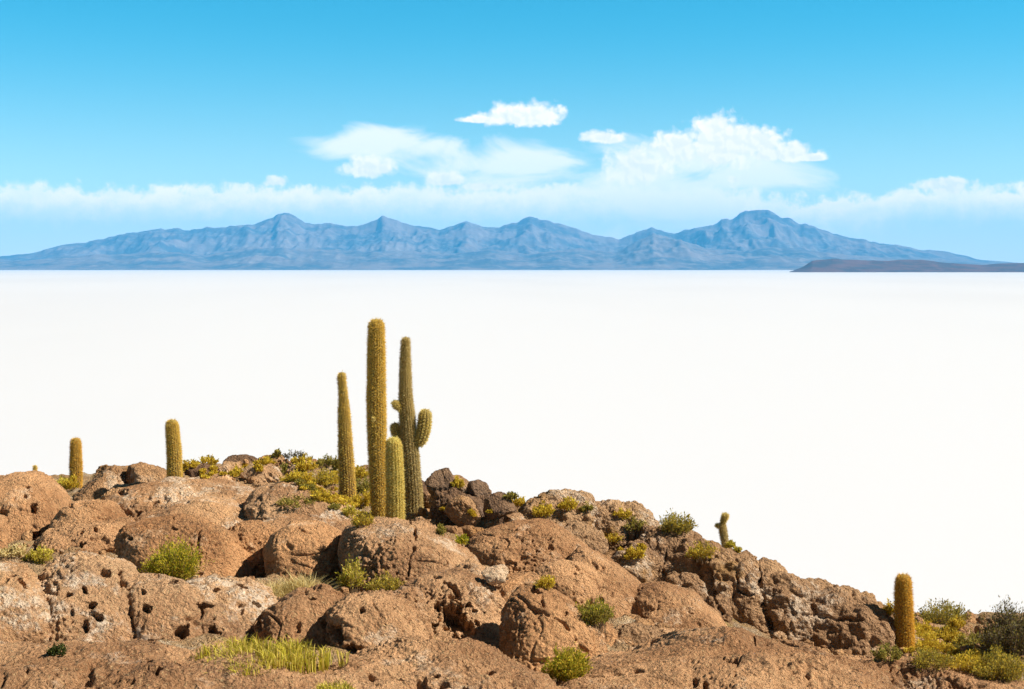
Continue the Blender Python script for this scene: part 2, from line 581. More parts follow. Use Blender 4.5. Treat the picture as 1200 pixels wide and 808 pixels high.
# the hill sheet
az = np.radians(np.concatenate([np.linspace(-62, -25, 90)[:-1], np.linspace(-25, 25, 760), np.linspace(25, 62, 90)[1:]]))
rr = np.concatenate([np.linspace(1.0, 10, 30)[:-1], np.geomspace(10, 60, 330)[:-1], np.geomspace(60, 190, 60)])
A_, R_ = np.meshgrid(az, rr)
X_, Y_ = (R_ * np.sin(A_)).ravel(), (R_ * np.cos(A_)).ravel()
Z_ = ground_z(np.column_stack([X_, Y_]))
p3 = np.column_stack([X_, Y_, Z_])
f1, f2 = worley(p3 * 1.7, 4)
f1b, f2b = worley(p3 * 4.3, 8)
Z_ = Z_ + 0.20 * (0.6 - f1) + 0.07 * (0.6 - f1b) + 0.05 * fbm(p3 * 5, 3, 5) + 0.22 * fbm(p3 * 0.8, 3, 9)
p3[:, 2] = Z_
o = make_mesh('hill', p3, grid_faces(len(rr), len(az)), M_GROUND)
tag(o, 'stony hillside of the island under the boulders', 'hill', kind='structure')


def pxline(pts):
    a = np.array(pts, dtype=float)
    return lambda px: np.interp(px, a[:, 0], a[:, 1])


RIDGE = pxline([(-700, 312), (-300, 308), (0, 301), (40, 297), (75, 288), (120, 281), (165, 272), (205, 267), (225, 270), (260, 266), (300, 263), (313, 257), (335, 250), (358, 260), (372, 262), (385, 261), (420, 267), (435, 259), (448, 254), (470, 260), (495, 265), (515, 270), (545, 260), (568, 268), (590, 266), (608, 259), (625, 254), (650, 260), (672, 266), (700, 277), (725, 281), (745, 273), (765, 267), (790, 274), (815, 268), (850, 258), (875, 249), (890, 247), (900, 248), (915, 255), (940, 263), (980, 275), (1020, 284), (1050, 287), (1070, 292), (1110, 296), (1150, 305), (1200, 309), (1400, 312), (1900, 313)])
FOOT = pxline([(-700, 313), (-100, 311), (30, 306), (90, 300), (140, 298), (190, 296), (240, 300), (300, 289), (340, 293), (390, 292), (430, 296), (480, 294), (520, 299), (570, 293), (620, 298), (680, 291), (720, 297), (765, 273), (790, 281), (830, 292), (870, 295), (905, 290), (950, 294), (1000, 300), (1060, 303), (1120, 307), (1180, 311), (1900, 313)])


def range_mesh(name, line, D0, D1, width_px, mat, nx=1700, ny=120, px0=-700, px1=1900, seed=1, rough=0.5, taper=0):
    px = np.linspace(px0, px1, nx)
    t = np.linspace(0, 1, ny)
    D = D0 + (D1 - D0) * t
    PX, TT = np.meshgrid(px, t)
    DD = D0 + (D1 - D0) * TT
    crestD = D0 + (D1 - D0) * 0.62
    X = (PX - 600) / F * DD
    H = (314.0 - line(PX)) / F * crestD - SALT_Z * 0.0
    H = np.maximum(H, 2)
    prof = np.where(TT < 0.62, TT / 0.62, (1 - TT) / 0.38)
    prof = np.clip(prof, 0, 1)
    P3 = np.column_stack([X.ravel() / 1000, DD.ravel() / 1000 * 0.45, np.zeros(X.size)])
    rdg = ridged(P3 * 0.62, 5, seed).reshape(X.shape)
    rdg2 = ridged(P3 * 1.9, 4, seed + 50).reshape(X.shape)
    mask = np.clip(1 - np.abs(TT - 0.62) / 0.62, 0, 1)
    rdg3 = ridged(P3 * 5.0, 3, seed + 70).reshape(X.shape)
    nz = ((rdg - 0.45) * 0.74 + (rdg2 - 0.45) * 0.28 + (rdg3 - .45) * .10) * rough
    H = H * (1 + 0.055 * fbm(np.column_stack([PX.ravel() / 11, PX.ravel() * 0, PX.ravel() * 0]), 3, seed + 9).reshape(X.shape))
    shape = prof ** 1.15
    Z = H * (shape * (1 + nz * (1 - mask ** 6)) + nz * 0.8 * prof * (1 - prof) * 2)
    Z = np.maximum(Z, 0) * np.minimum(1, prof * 12) + SALT_Z * 0 
    Zw = np.where(prof <= 0, SALT_Z - 20, SALT_Z - 4 + Z * (1 + 0) )
    if taper:
        ends = np.clip(np.minimum(PX - px0, px1 - PX) / taper, 0, 1) ** 0.6
        Z = Z * ends; prof = prof * np.maximum(ends, 1e-3)
    Zw = np.where(prof > 0, SALT_Z - 4 + Z + prof * (44), Zw)
    return make_mesh(name, np.column_stack([X.ravel(), DD.ravel(), Zw.ravel()]), grid_faces(ny, nx), mat)


m, N, b = new_mat('mountain_slopes', 0.95, 0.05)
g = N.n.new('ShaderNodeNewGeometry')
p = g.outputs['Position']
n1 = N.noise(p, 0.0009, 6, 0.62)
n2 = N.noise(p, 0.004, 5, 0.65)
c = N.mix(N.smooth(n1, 0.40, 0.60), (0.17, 0.135, 0.125), (0.06, 0.068, 0.078))
c = N.mix(N.smooth(n2, 0.48, 0.68, 0.0, 0.6), c, (0.24, 0.205, 0.185))
N.l.new(c, b.inputs['Base Color'])
M_MOUNT = m
m, N, b = new_mat('island_slopes', 0.95, 0.05)
g = N.n.new('ShaderNodeNewGeometry')
p = g.outputs['Position']
n1 = N.noise(p, 0.004, 6, 0.62)
c = N.mix(N.smooth(n1, 0.42, 0.60), (0.115, 0.065, 0.06), (0.06, 0.05, 0.055))
N.l.new(c, b.inputs['Base Color'])
M_ISLE = m

o = range_mesh('mountains', RIDGE, 26000, 36000, 0, M_MOUNT, seed=11)
tag(o, 'long blue mountain range on the far side of the salt flat', 'mountains', kind='structure')
o = range_mesh('foothills', FOOT, 22000, 28500, 0, M_MOUNT, seed=23, nx=1500, ny=90, rough=0.7)
tag(o, 'lower ridges in front of the blue mountain range', 'foothills', kind='structure')
ISL = pxline([(900, 314), (928, 314), (940, 311), (952, 306), (975, 303.5), (1000, 305), (1040, 306), (1055, 305), (1080, 305), (1105, 308), (1150, 311), (1172, 309), (1200, 308.5), (1300, 309), (1400, 314), (1500, 314)])
o = range_mesh('far_island', ISL, 11800, 13300, 0, M_ISLE, seed=37, nx=700, ny=70, px0=924, px1=1480, rough=0.8, taper=26)
tag(o, 'low dark reddish island on the salt flat at the right horizon', 'island', kind='structure')

hz = bpy.data.materials.new('air'); hz.use_nodes = True
t = hz.node_tree
for n in list(t.nodes): t.nodes.remove(n)
pv = t.nodes.new('ShaderNodeVolumePrincipled')
HAZE_D = 2.5e-5
pv.inputs['Color'].default_value = (0.09, 0.50, 0.98, 1)
pv.inputs['Density'].default_value = HAZE_D
pv.inputs['Anisotropy'].default_value = 0.0
oo = t.nodes.new('ShaderNodeOutputMaterial')
t.links.new(pv.outputs[0], oo.inputs['Volume'])
hv = [(x, y, z) for z in (-75.0, 1450.0) for (x, y) in ((-45000, -4500), (45000, -4500), (45000, 45500), (-45000, 45500))]
hf = [(3, 2, 1, 0), (4, 5, 6, 7), (0, 1, 5, 4), (1, 2, 6, 5), (2, 3, 7, 6), (3, 0, 4, 7)]
o = make_mesh('haze', hv, hf, hz, smooth=False)
tag(o, 'blue air between the island and the mountains', 'haze', kind='stuff')


# ------------------------------------------------------------------ boulders
_qs = {}


def quad_sphere(n):
    if n in _qs: return _qs[n]
    t = np.tan(np.linspace(-1, 1, n + 1) * math.pi / 4)
    a, b_ = np.meshgrid(t, t)
    a = a.ravel(); b_ = b_.ravel(); o1 = np.ones_like(a)
    fs = []; vs = []
    base = grid_faces(n + 1, n + 1)
    for k, (v, flip) in enumerate(((np.stack([a, b_, o1], 1), 0), (np.stack([a, b_, -o1], 1), 1), (np.stack([a, o1, b_], 1), 1),
                                   (np.stack([a, -o1, b_], 1), 0), (np.stack([o1, a, b_], 1), 0), (np.stack([-o1, a, b_], 1), 1))):
        vs.append(v); ff = base + k * (n + 1) ** 2
        fs.append(ff[:, ::-1] if flip else ff)
    v = np.concatenate(vs); f = np.concatenate(fs)
    v /= np.linalg.norm(v, axis=1)[:, None]
    key = np.round(v * 1e5).astype(np.int64)
    _, idx, inv = np.unique(key, axis=0, return_index=True, return_inverse=True)
    inv = inv.ravel()
    _qs[n] = (v[idx], inv[f])
    return _qs[n]


def vnormals(P3, faces):
    a, b_, c_, d_ = (P3[faces[:, i]] for i in range(4))
    fn = np.cross(c_ - a, d_ - b_)
    vn = np.zeros_like(P3)
    for i in range(4):
        for j in range(3):
            vn[:, j] += np.bincount(faces[:, i], weights=fn[:, j], minlength=len(P3))
    return vn / (np.linalg.norm(vn, axis=1)[:, None] + 1e-12)


def project(P3):
    """where a point of the hill stands in the photograph"""
    yc = P3[:, 1] * CP - P3[:, 2] * SP
    zc = P3[:, 1] * SP + P3[:, 2] * CP
    return 600 + F * P3[:, 0] / yc, 404 - F * zc / yc


def body(poly, D, depth, lean, n_exp, ext, wide, fy, seed, cuts, nmax=None):
    pl = np.array(poly, dtype=float)
    cx, cy = (pl[:, 0].min() + pl[:, 0].max()) / 2, (pl[:, 1].min() + pl[:, 1].max()) / 2
    if D is None: D = Dof(cx, fy if fy else pl[:, 1].max() - 0.15 * (pl[:, 1].max() - pl[:, 1].min()))
    if seed is None: seed = int(abs(cx * 7 + cy * 13)) % 997
    mid = (pl[:, 1].min() + pl[:, 1].max()) / 2
    below = pl[:, 1] > mid
    pl[below, 1] = mid + (pl[below, 1] - mid) * (1 + ext)
    pl[:, 0] = cx + (pl[:, 0] - cx) * (1 + wide)
    cy = (pl[:, 1].min() + pl[:, 1].max()) / 2
    nxt = np.roll(pl, -1, 0)
    dens = np.concatenate([pl[i] + (nxt[i] - pl[i]) * np.linspace(0, 1, 24)[:, None] for i in range(len(pl))])
    cx, cy = dens[:, 0].mean() * 0.5 + cx * 0.5, dens[:, 1].mean() * 0.5 + cy * 0.5
    th = np.arctan2(-(dens[:, 1] - cy), dens[:, 0] - cx)
    rad = np.hypot(dens[:, 0] - cx, dens[:, 1] - cy)
    order = np.argsort(th); th = th[order]; rad = rad[order]
    tg = np.linspace(-math.pi, math.pi, 181)[:-1]
    Rg = np.interp(tg, th, rad, period=2 * math.pi)
    ker = np.array([1, 2, 3, 2, 1.]); ker /= ker.sum()
    Rg = np.convolve(np.concatenate([Rg[-2:], Rg, Rg[:2]]), ker, 'valid')
    w = np.ptp(pl[:, 0]); h = np.ptp(pl[:, 1])
    size_px = math.sqrt(w * h)
    big = max(w, h)
    n = int(np.clip(big * 0.75, 14, 150 if big < 300 else 190))
    if nmax: n = min(n, nmax)
    s, faces = quad_sphere(n)
    rho = np.sqrt(s[:, 0] ** 2 + s[:, 2] ** 2)
    theta = np.arctan2(s[:, 2], s[:, 0])
    k = (rho ** n_exp + np.abs(s[:, 1]) ** n_exp) ** (-1 / n_exp)
    R = np.interp(theta, tg, Rg, period=2 * math.pi)
    pxm = D / F
    lx = R * rho * k * np.cos(theta)
    lz = R * rho * k * np.sin(theta)
    ly = s[:, 1] * k * depth * size_px * 0.5 + lean * lz
    c = at(cx, cy, D)
    ry = c / np.linalg.norm(c)
    rx = np.cross(ry, [0, 0, 1]); rx /= np.linalg.norm(rx)
    rz = np.cross(rx, ry)
    P3 = c + (lx[:, None] * rx + ly[:, None] * ry + lz[:, None] * rz) * pxm
    nrm = vnormals(P3, faces)
    if ((P3 - c) * nrm).sum() < 0: faces = faces[:, ::-1]
    if cuts:
        rg = np.random.default_rng(seed)
        for _ in range(cuts):
            nn = rg.normal(size=3); nn /= np.linalg.norm(nn)
            dd = (P3 - c) @ nn
            t = dd.max() * rg.uniform(.58, .86)
            P3 = P3 - nn * np.maximum(dd - t, 0)[:, None]
    return P3, faces, c, size_px * pxm, seed, ry


def weather(P3, faces, S, seed, ry, rough=1.0, pits=1.0, facets=0.12, cob=0.0, cobs=1.0, cracks=(), holes=()):
    nrm = vnormals(P3, faces)
    q = P3 + seed * 1.37
    wq = q + 0.25 * S ** 0.5 * np.column_stack([vnoise(q * 1.3, seed), vnoise(q * 1.3, seed + 1), vnoise(q * 1.3, seed + 2)])
    w2 = q + 0.035 * np.column_stack([vnoise(q * 4.1, seed + 4), vnoise(q * 4.1, seed + 5), vnoise(q * 4.1, seed + 6)])
    disp = 0.062 * S * fbm(wq * (1.7 / S), 3, seed + 3) * rough
    if facets:
        f1, f2 = worley(wq * (2.3 / S), seed + 60, 0.9)
        disp += facets * S * 0.12 * (0.5 - f1)
    disp += 0.055 * rough * fbm(wq * 2.6, 5, seed + 7, 0.66)
    f1, f2 = worley(w2 * 7.5, seed + 8)
    patch = sstep(-0.25, 0.3, fbm(q * 1.1, 2, seed + 12) - 0.35 * nrm[:, 2] + 0.05)
    disp += rough * pits * 0.050 * patch * (0.55 - f1)
    f1b, f2b = worley(w2 * 10.5, seed + 88)
    disp -= rough * pits * 0.060 * patch * (1 - sstep(0.05, 0.36, f1b))
    f1, f2 = worley(w2 * 15.0, seed + 28)
    disp += rough * pits * 0.048 * (0.35 + 0.65 * patch) * (0.55 - f1)
    pn = fbm(wq * 4.6, 3, seed + 15)
    pm = sstep(-0.05, 0.25, fbm(q * 0.9, 2, seed + 19))
    disp -= rough * pits * 0.05 * sstep(0.28, 0.46, pn) * pm
    f1, f2 = worley(wq * (1.35 / max(min(S, 1.6), 0.5)), seed + 40)
    disp -= rough * 0.05 * (1 - sstep(0.0, 0.035, f2 - f1)) * sstep(0.0, 0.4, fbm(q * 1.3, 3, seed + 77))
    if cob:
        f1, f2 = worley(w2 * 1.5 / cobs, seed + 20)
        disp += cob * 0.30 * cobs * (0.62 - f1)
        f1, f2 = worley(w2 * 3.4 / cobs, seed + 24)
        disp += cob * 0.20 * cobs * (0.6 - f1)
        f1, f2 = worley(w2 * 7.5 / cobs, seed + 26)
        disp += cob * 0.055 * cobs * (0.6 - f1)
        disp -= cob * 0.07 * cobs * (1 - sstep(0.0, 0.12, np.abs(fbm(wq * 0.8 / cobs, 3, seed + 33))))
    qx, qy = project(P3)
    face = ((nrm * ry).sum(1) < 0.25)
    P3 = P3 + nrm * disp[:, None]
    wob = 5.0 * fbm(q * 3.2, 4, seed + 91, 0.65)
    wob2 = 5.0 * fbm(q * 3.4, 4, seed + 191, 0.65)
    for (pts, width, dpt) in cracks:
        dmin = np.full(len(P3), 1e9)
        for (ax, ay), (bx, by) in zip(pts, pts[1:]):
            vx, vy = bx - ax, by - ay
            tt = np.clip(((qx - ax) * vx + (qy - ay) * vy) / (vx * vx + vy * vy), 0, 1)
            dmin = np.minimum(dmin, np.hypot(qx + wob - ax - tt * vx, qy + wob2 - ay - tt * vy))
        P3 = P3 - nrm * (dpt * np.exp(-(dmin / (width * .72)) ** 2) * face * (0.35 + 0.9 * sstep(-.3, .3, fbm(q * 2.0, 2, seed + 13))))[:, None]
    for (hx, hy, hrx, hry, hang, dpt) in holes:
        ca, sa = math.cos(math.radians(hang)), math.sin(math.radians(hang))
        gx_, gy_ = qx - hx + wob * .5, qy - hy + wob2 * .5
        ux, uy = gx_ * ca + gy_ * sa, -gx_ * sa + gy_ * ca
        dd = np.hypot(ux / (hrx * .75), uy / (hry * .75)) * (1 + 1.0 * fbm(q * 8.0, 4, seed + 55, 0.7))
        P3 = P3 + (ry * 0.45 - nrm * 0.55) * (dpt * 0.85 * (1 - sstep(0.35, 1.15, dd)) * face)[:, None]
    return P3


def boulder(name, label, poly, D=None, depth=0.9, lean=0.7, n_exp=2.4, rough=1.0, cob=0.0, cobs=1.0, mat=None, cat='boulder', group=None,
            cracks=(), holes=(), seed=None, fy=None, pits=1.0, facets=0.12, kind=None, ext=0.30, wide=0.04, cuts=0):
    P3, faces, c, S, seed, ry = body(poly, D, depth, lean, n_exp, ext, wide, fy, seed, cuts)
    P3 = weather(P3, faces, S, seed, ry, rough, pits, facets, cob, cobs, cracks, holes)
    o = make_mesh(name, P3, faces, mat or M_ROCK, loc=c)
    return tag(o, label, cat, group, kind)


def fused(name, label, members, S=None, smooth=10, vox=1.25, mat=None, cat='rock mass', group=None, cracks=(), holes=(), pits=1.0, rough=1.0, cob=0.0, cobs=1.0, facets=0.12):
    """several rounded bodies grown together into one rock: their union, with softened seams, then weathered"""
    Vs, Fs, cs, Ss = [], [], [], []
    nv = 0; cr = list(cracks); ho = list(holes); sd = None
    for m in members:
        m = dict(m)
        cr += list(m.pop('cracks', ())); ho += list(m.pop('holes', ()))
        P3, faces, c, S_, sd_, ry = body(m['poly'], m.get('D'), m.get('depth', .9), m.get('lean', .7), m.get('n_exp', 2.6), m.get('ext', .35), m.get('wide', .05 if not m.get('cuts') else .22), m.get('fy'), None, m.get('cuts', 0), 60)
        Vs.append(P3); Fs.append(faces + nv); nv += len(P3); cs.append(c); Ss.append(S_)
        if sd is None: sd = sd_
    c = np.mean(cs, axis=0)
    tmp = make_mesh('tmp', np.concatenate(Vs), np.concatenate(Fs), M_ROCK, loc=c)
    mod = tmp.modifiers.new('r', 'REMESH')
    mod.mode = 'VOXEL'; mod.voxel_size = vox * c[1] / F; mod.adaptivity = 0
    dg = bpy.context.evaluated_depsgraph_get()
    ev = tmp.evaluated_get(dg).to_mesh()
    P3 = np.empty(len(ev.vertices) * 3); ev.vertices.foreach_get('co', P3); P3 = P3.reshape(-1, 3) + c
    nl = len(ev.loops); li = np.empty(nl, dtype=np.int32); ev.loops.foreach_get('vertex_index', li)
    faces = li.reshape(-1, 4)
    tmp.evaluated_get(dg).to_mesh_clear()
    me = tmp.data
    bpy.data.objects.remove(tmp); bpy.data.meshes.remove(me)
    # keep what stands above the soil
    e0 = np.concatenate([faces[:, i] for i in range(4)]); e1 = np.concatenate([faces[:, (i + 1) % 4] for i in range(4)])
    deg = np.bincount(e0, minlength=len(P3)) + np.bincount(e1, minlength=len(P3))
    for _ in range(smooth):
        acc = np.stack([np.bincount(e0, weights=P3[e1, j], minlength=len(P3)) + np.bincount(e1, weights=P3[e0, j], minlength=len(P3)) for j in range(3)], 1)
        P3 = P3 * 0.35 + 0.65 * acc / deg[:, None]
    ry = c / np.linalg.norm(c)
    nrm = vnormals(P3, faces)
    if ((P3 - c) * nrm).sum() < 0: faces = faces[:, ::-1]
    P3 = weather(P3, faces, S or float(np.mean(Ss)) * 1.1, sd, ry, rough, pits, facets, cob, cobs, cr, ho)
    o = make_mesh(name, P3, faces, mat or M_ROCK, loc=c)
    return tag(o, label, cat, group)


B = boulder
# --- left big rocks
M = dict
fused('rock_mass', 'tall rounded boulder and smooth orange lobe grown together at the left edge', [
    M(poly=[(-40, 590), (-20, 562), (0, 557), (22, 553), (46, 555), (63, 566), (76, 582), (84, 602), (82, 622), (50, 634), (10, 642), (-35, 645)], depth=1.0, lean=0.75,
      holes=[(38, 596, 7, 5, 50, .3), (3, 600, 8, 5, 10, .3), (33, 570, 4, 3, 0, .2), (40, 627, 9, 6, -10, .35), (30, 582, 3, 3, 0, .15), (82, 593, 5, 4, 30, .2)]),
    M(poly=[(60, 616), (72, 597), (90, 588), (115, 586), (134, 592), (147, 607), (150, 620), (110, 632), (72, 632)], lean=0.8, D=31.4)], pits=1.0, S=1.3, smooth=4)
B('boulder', 'low broken rock shelf under the smooth orange lobe at left', [(45, 636), (62, 620), (85, 613), (115, 608), (138, 612), (155, 614), (152, 636), (120, 652), (70, 660), (48, 650)], lean=0.9, depth=1.1, rough=1.3, pits=1.4, D=30.4,
  holes=[(95, 622, 4, 3, 0, .2), (112, 621, 5, 3, 40, .2), (93, 640, 9, 4, -25, .25)], facets=.5)
fused('rock_mass', 'long low rock slabs stepping back behind the boulder with the green shrub', [
    M(poly=[(120, 592), (135, 576), (165, 568), (205, 560), (245, 560), (290, 572), (325, 590), (352, 610), (320, 628), (220, 620), (140, 606)], depth=1.3, lean=1.1, D=33.6, holes=[(142, 579, 8, 4, 0, .3)]),
    M(poly=[(158, 612), (172, 598), (200, 589), (235, 581), (270, 586), (300, 600), (330, 612), (345, 624), (300, 636), (220, 634), (170, 626)], depth=1.3, lean=1.0, D=31.8, holes=[(163, 603, 6, 3, -45, .25), (182, 591, 7, 3, -25, .2)]),
    M(poly=[(125, 604), (140, 592), (165, 586), (190, 578), (212, 583), (205, 600), (170, 612), (140, 617)], lean=1.0, D=32.4),
    M(poly=[(300, 612), (330, 596), (380, 598), (415, 614), (430, 640), (400, 655), (330, 650), (285, 640), (262, 620)], depth=1.2, lean=1.2, D=30.4)],
    mat=M_PALE, pits=.9, S=1.4, smooth=4)
fused('rock_mass', 'three squat boulders grown together left of centre, one behind the green shrub', [
    M(poly=[(140, 628), (147, 612), (168, 606), (210, 603), (245, 609), (270, 628), (284, 652), (284, 676), (260, 692), (200, 692), (160, 680), (146, 655)], depth=1.05, lean=0.5,
      cracks=[([(234, 622), (232, 645), (236, 668)], 1.5, .12)], holes=[(152, 632, 5, 3, 30, .15), (204, 618, 8, 3, 20, .15)]),
    M(poly=[(263, 622), (280, 611), (305, 611), (322, 620), (322, 640), (314, 665), (300, 690), (284, 692), (274, 660)], depth=1.0, lean=0.4, D=27.3, holes=[(300, 668, 5, 6, 0, .2)]),
    M(poly=[(312, 645), (322, 624), (342, 612), (375, 612), (398, 623), (406, 646), (402, 675), (380, 697), (335, 698), (316, 680)], depth=1.1, lean=0.4,
      cracks=[([(352, 620), (370, 632), (385, 640), (398, 648)], 1.4, .08)])], pits=1.35, S=1.1, smooth=2)
B('rock_outcrop', 'grey crusted rock slope leading up to the columnar cacti', [(285, 592), (300, 572), (335, 562), (370, 568), (395, 585), (415, 600), (422, 618), (400, 628), (340, 625), (295, 615)], depth=1.3, lean=1.3, cat='rock outcrop', mat=M_PALE, cob=.35, cobs=.7, D=31.6)
# --- centre
fused('rock_mass', 'large cracked dome below the tall cacti, running down into a wide dark hollow', [
    M(poly=[(402, 640), (408, 618), (432, 608), (462, 606), (497, 614), (532, 635), (556, 656), (570, 676), (560, 700), (510, 712), (450, 706), (412, 690)], depth=1.05, lean=0.55, fy=688,
      cracks=[([(481, 610), (488, 626), (485, 645), (479, 660), (478, 676)], 1.6, .22), ([(518, 632), (526, 662)], 1.2, .07)]),
    M(poly=[(462, 700), (478, 682), (505, 672), (540, 664), (572, 678), (590, 700), (600, 735), (602, 775), (560, 795), (500, 775), (470, 735)], depth=1.15, lean=0.8, D=20.9,
      holes=[(535, 725, 32, 18, 47, 1.0), (530, 693, 18, 6, 40, .25), (487, 702, 7, 10, 0, .15), (512, 680, 7, 3, 0, .15), (502, 735, 6, 14, -20, .12)]),
    M(poly=[(535, 668), (552, 654), (572, 668), (585, 690), (570, 705), (545, 700)], D=22.5, lean=.8)],
    pits=1.2, S=1.3, smooth=2)
fused('rock_mass', 'tall split boulder with fine cracks in the centre foreground, yellow-green shrub at its foot', [
    M(poly=[(590, 722), (598, 694), (622, 683), (655, 694), (684, 712), (704, 742), (706, 775), (690, 800), (640, 802), (606, 790), (592, 765)], depth=1.1, lean=0.6, D=19.0,
      cracks=[([(600, 704), (620, 712), (640, 722), (660, 732), (676, 752), (692, 768)], 1.6, .18), ([(636, 700), (634, 722)], 1.3, .12)], holes=[(630, 694, 10, 4, 25, .2), (662, 721, 3, 3, 0, .12)]),
    M(poly=[(575, 700), (586, 682), (604, 670), (625, 668), (640, 680), (655, 700), (650, 716), (600, 724)], lean=1.0, D=21.2, holes=[(613, 685, 4, 3, 0, .12)])],
    pits=1.2, S=1.2, smooth=2)
fused('rock_mass', 'high orange dome and long smooth slabs sloping down to the right from the centre', [
    M(poly=[(545, 644), (556, 630), (580, 618), (606, 610), (636, 610), (660, 620), (680, 636), (700, 660), (690, 684), (640, 688), (590, 684), (558, 668)], depth=1.1, lean=0.65, fy=670,
      cracks=[([(645, 632), (647, 645), (640, 655), (628, 662)], 1.3, .12), ([(624, 630), (628, 648)], 1.1, .08)]),
    M(poly=[(626, 676), (638, 660), (660, 655), (690, 660), (708, 680), (712, 706), (690, 720), (655, 708), (634, 694)], lean=0.4, D=27.7, cracks=[([(676, 666), (694, 676), (702, 692), (704, 706)], 1.8, .2)]),
    M(poly=[(664, 655), (680, 638), (702, 646), (724, 662), (750, 684), (772, 704), (770, 724), (745, 736), (716, 728), (692, 712), (672, 690)], lean=0.75, depth=1.1, D=28.2),
    M(poly=[(738, 700), (752, 686), (780, 683), (812, 694), (838, 714), (858, 738), (840, 752), (790, 752), (752, 742), (740, 722)], lean=0.8, depth=1.1, D=27.2,
      cracks=[([(742, 696), (744, 716), (756, 724), (765, 734)], 1.3, .12)]),
    M(poly=[(690, 700), (705, 690), (730, 700), (745, 722), (730, 740), (700, 735)], lean=.7, D=27.0)],
    pits=1.0, S=1.4, smooth=3)
B('boulder', 'small rock in the dark gap right of the split boulder', [(700, 738), (712, 728), (722, 742), (720, 768), (704, 774), (696, 756)], lean=0.5, fy=775)
B('boulder', 'dark knobbly stone below the whale-backed slab', [(716, 752), (724, 736), (750, 732), (770, 738), (776, 756), (766, 776), (730, 778), (718, 768)], lean=0.5, fy=772, pits=1.5, mat=M_CRAG, cob=.3, cobs=.5)
B('boulder', 'squarish stone wedged under the whale-backed slab', [(764, 750), (772, 736), (800, 736), (820, 744), (818, 762), (792, 772), (768, 770)], lean=0.6, fy=768, pits=1.3, cuts=4)
B('boulder', 'small angular white stone lodged between two big boulders', [(563, 674), (570, 666), (590, 664), (602, 674), (597, 683), (571, 685)], lean=0.5, D=21.0, mat=M_WHITE, facets=.2, pits=.3, cat='stone', cuts=7, ext=0)
# --- left foreground
fused('rock_mass', 'broad bleached rock with black hollows and a white crust in the left foreground', [
    M(poly=[(48, 692), (56, 668), (74, 652), (98, 645), (128, 650), (158, 664), (166, 700), (164, 750), (130, 785), (80, 772), (52, 740)], depth=0.95, lean=0.85, D=18.6,
      holes=[(99, 688, 4, 7, -15, .3), (108, 708, 8, 6, 20, .32), (117, 723, 7, 5, 10, .28), (80, 697, 8, 4, 0, .2), (146, 682, 5, 11, -50, .3), (99, 733, 4, 10, 0, .22), (122, 668, 9, 3, 10, .18), (140, 668, 8, 3, 0, .15), (84, 718, 4, 6, 0, .12)]),
    M(poly=[(146, 686), (160, 668), (186, 668), (215, 678), (236, 696), (246, 732), (246, 765), (200, 784), (168, 776), (150, 740)], depth=0.95, lean=0.8, D=18.5,
      holes=[(168, 712, 7, 8, 0, .3), (213, 742, 10, 9, 0, .38), (182, 752, 14, 6, 0, .3), (202, 682, 6, 5, 0, .2), (166, 694, 5, 5, 0, .12)]),
    M(poly=[(228, 716), (238, 702), (260, 704), (278, 720), (288, 742), (284, 768), (256, 776), (236, 762)], lean=.7, D=18.3, holes=[(247, 742, 7, 12, 20, .32)]),
    M(poly=[(200, 694), (222, 680), (256, 674), (290, 678), (314, 692), (326, 716), (312, 742), (280, 746), (244, 738), (214, 722)], lean=1.1, depth=1.2, D=20.2,
      holes=[(240, 711, 13, 4, 12, .25), (252, 693, 6, 3, 0, .2), (282, 686, 10, 3, 20, .18), (300, 706, 7, 4, 30, .2)])],
    mat=M_PALE, pits=1.3, S=1.2, smooth=4,
    cracks=[([(150, 680), (151, 706), (153, 735), (160, 762)], 1.4, .08), ([(205, 729), (225, 725), (236, 725), (238, 712)], 1.6, .22)])
fused('rock_mass', 'wide twin-humped rock with blackened hollows above the central mound', [
    M(poly=[(300, 728), (322, 708), (350, 690), (382, 687), (400, 704), (404, 735), (392, 765), (340, 762), (308, 756)], depth=1.05, lean=0.65, D=18.9, holes=[(303, 733, 5, 10, 0, .3), (366, 704, 8, 3, 0, .15)]),
    M(poly=[(384, 712), (410, 696), (446, 692), (474, 702), (492, 724), (500, 750), (484, 774), (430, 782), (396, 768), (386, 740)], depth=1.05, lean=0.65, D=18.3,
      holes=[(392, 742, 8, 18, -35, .35), (424, 714, 5, 4, 0, .18), (418, 764, 22, 7, 10, .3)]),
    M(poly=[(455, 700), (470, 684), (490, 690), (500, 715), (505, 745), (480, 750), (462, 730)], lean=.6, D=19.3)],
    pits=1.4, S=1.1, smooth=3)
B('boulder', 'pale rounded boulder cut by the left picture edge', [(-45, 690), (-25, 665), (0, 655), (28, 664), (48, 688), (60, 715), (62, 745), (40, 762), (-40, 765)], lean=0.85, depth=1.1, mat=M_PALE, fy=750,
  holes=[(26, 682, 8, 4, 40, .2), (15, 672, 6, 2, 0, .1)])
B('boulder', 'small boulder at the left edge under the tall rounded one', [(-25, 628), (-10, 618), (4, 621), (10, 632), (6, 646), (-20, 652)], lean=.6, fy=650)
B('boulder', 'long low rock slab across the bottom left corner', [(-60, 765), (-30, 746), (20, 738), (60, 744), (110, 755), (170, 764), (230, 778), (300, 786), (360, 792), (420, 806), (440, 840), (360, 900), (0, 930), (-60, 880)], depth=0.9, lean=1.5, D=14.2, n_exp=3.0, rough=1.4,
  holes=[(172, 776, 9, 4, 0, .15), (207, 780, 7, 4, 20, .2), (182, 789, 9, 4, 0, .15), (110, 760, 6, 3, 0, .1)], pits=.9)
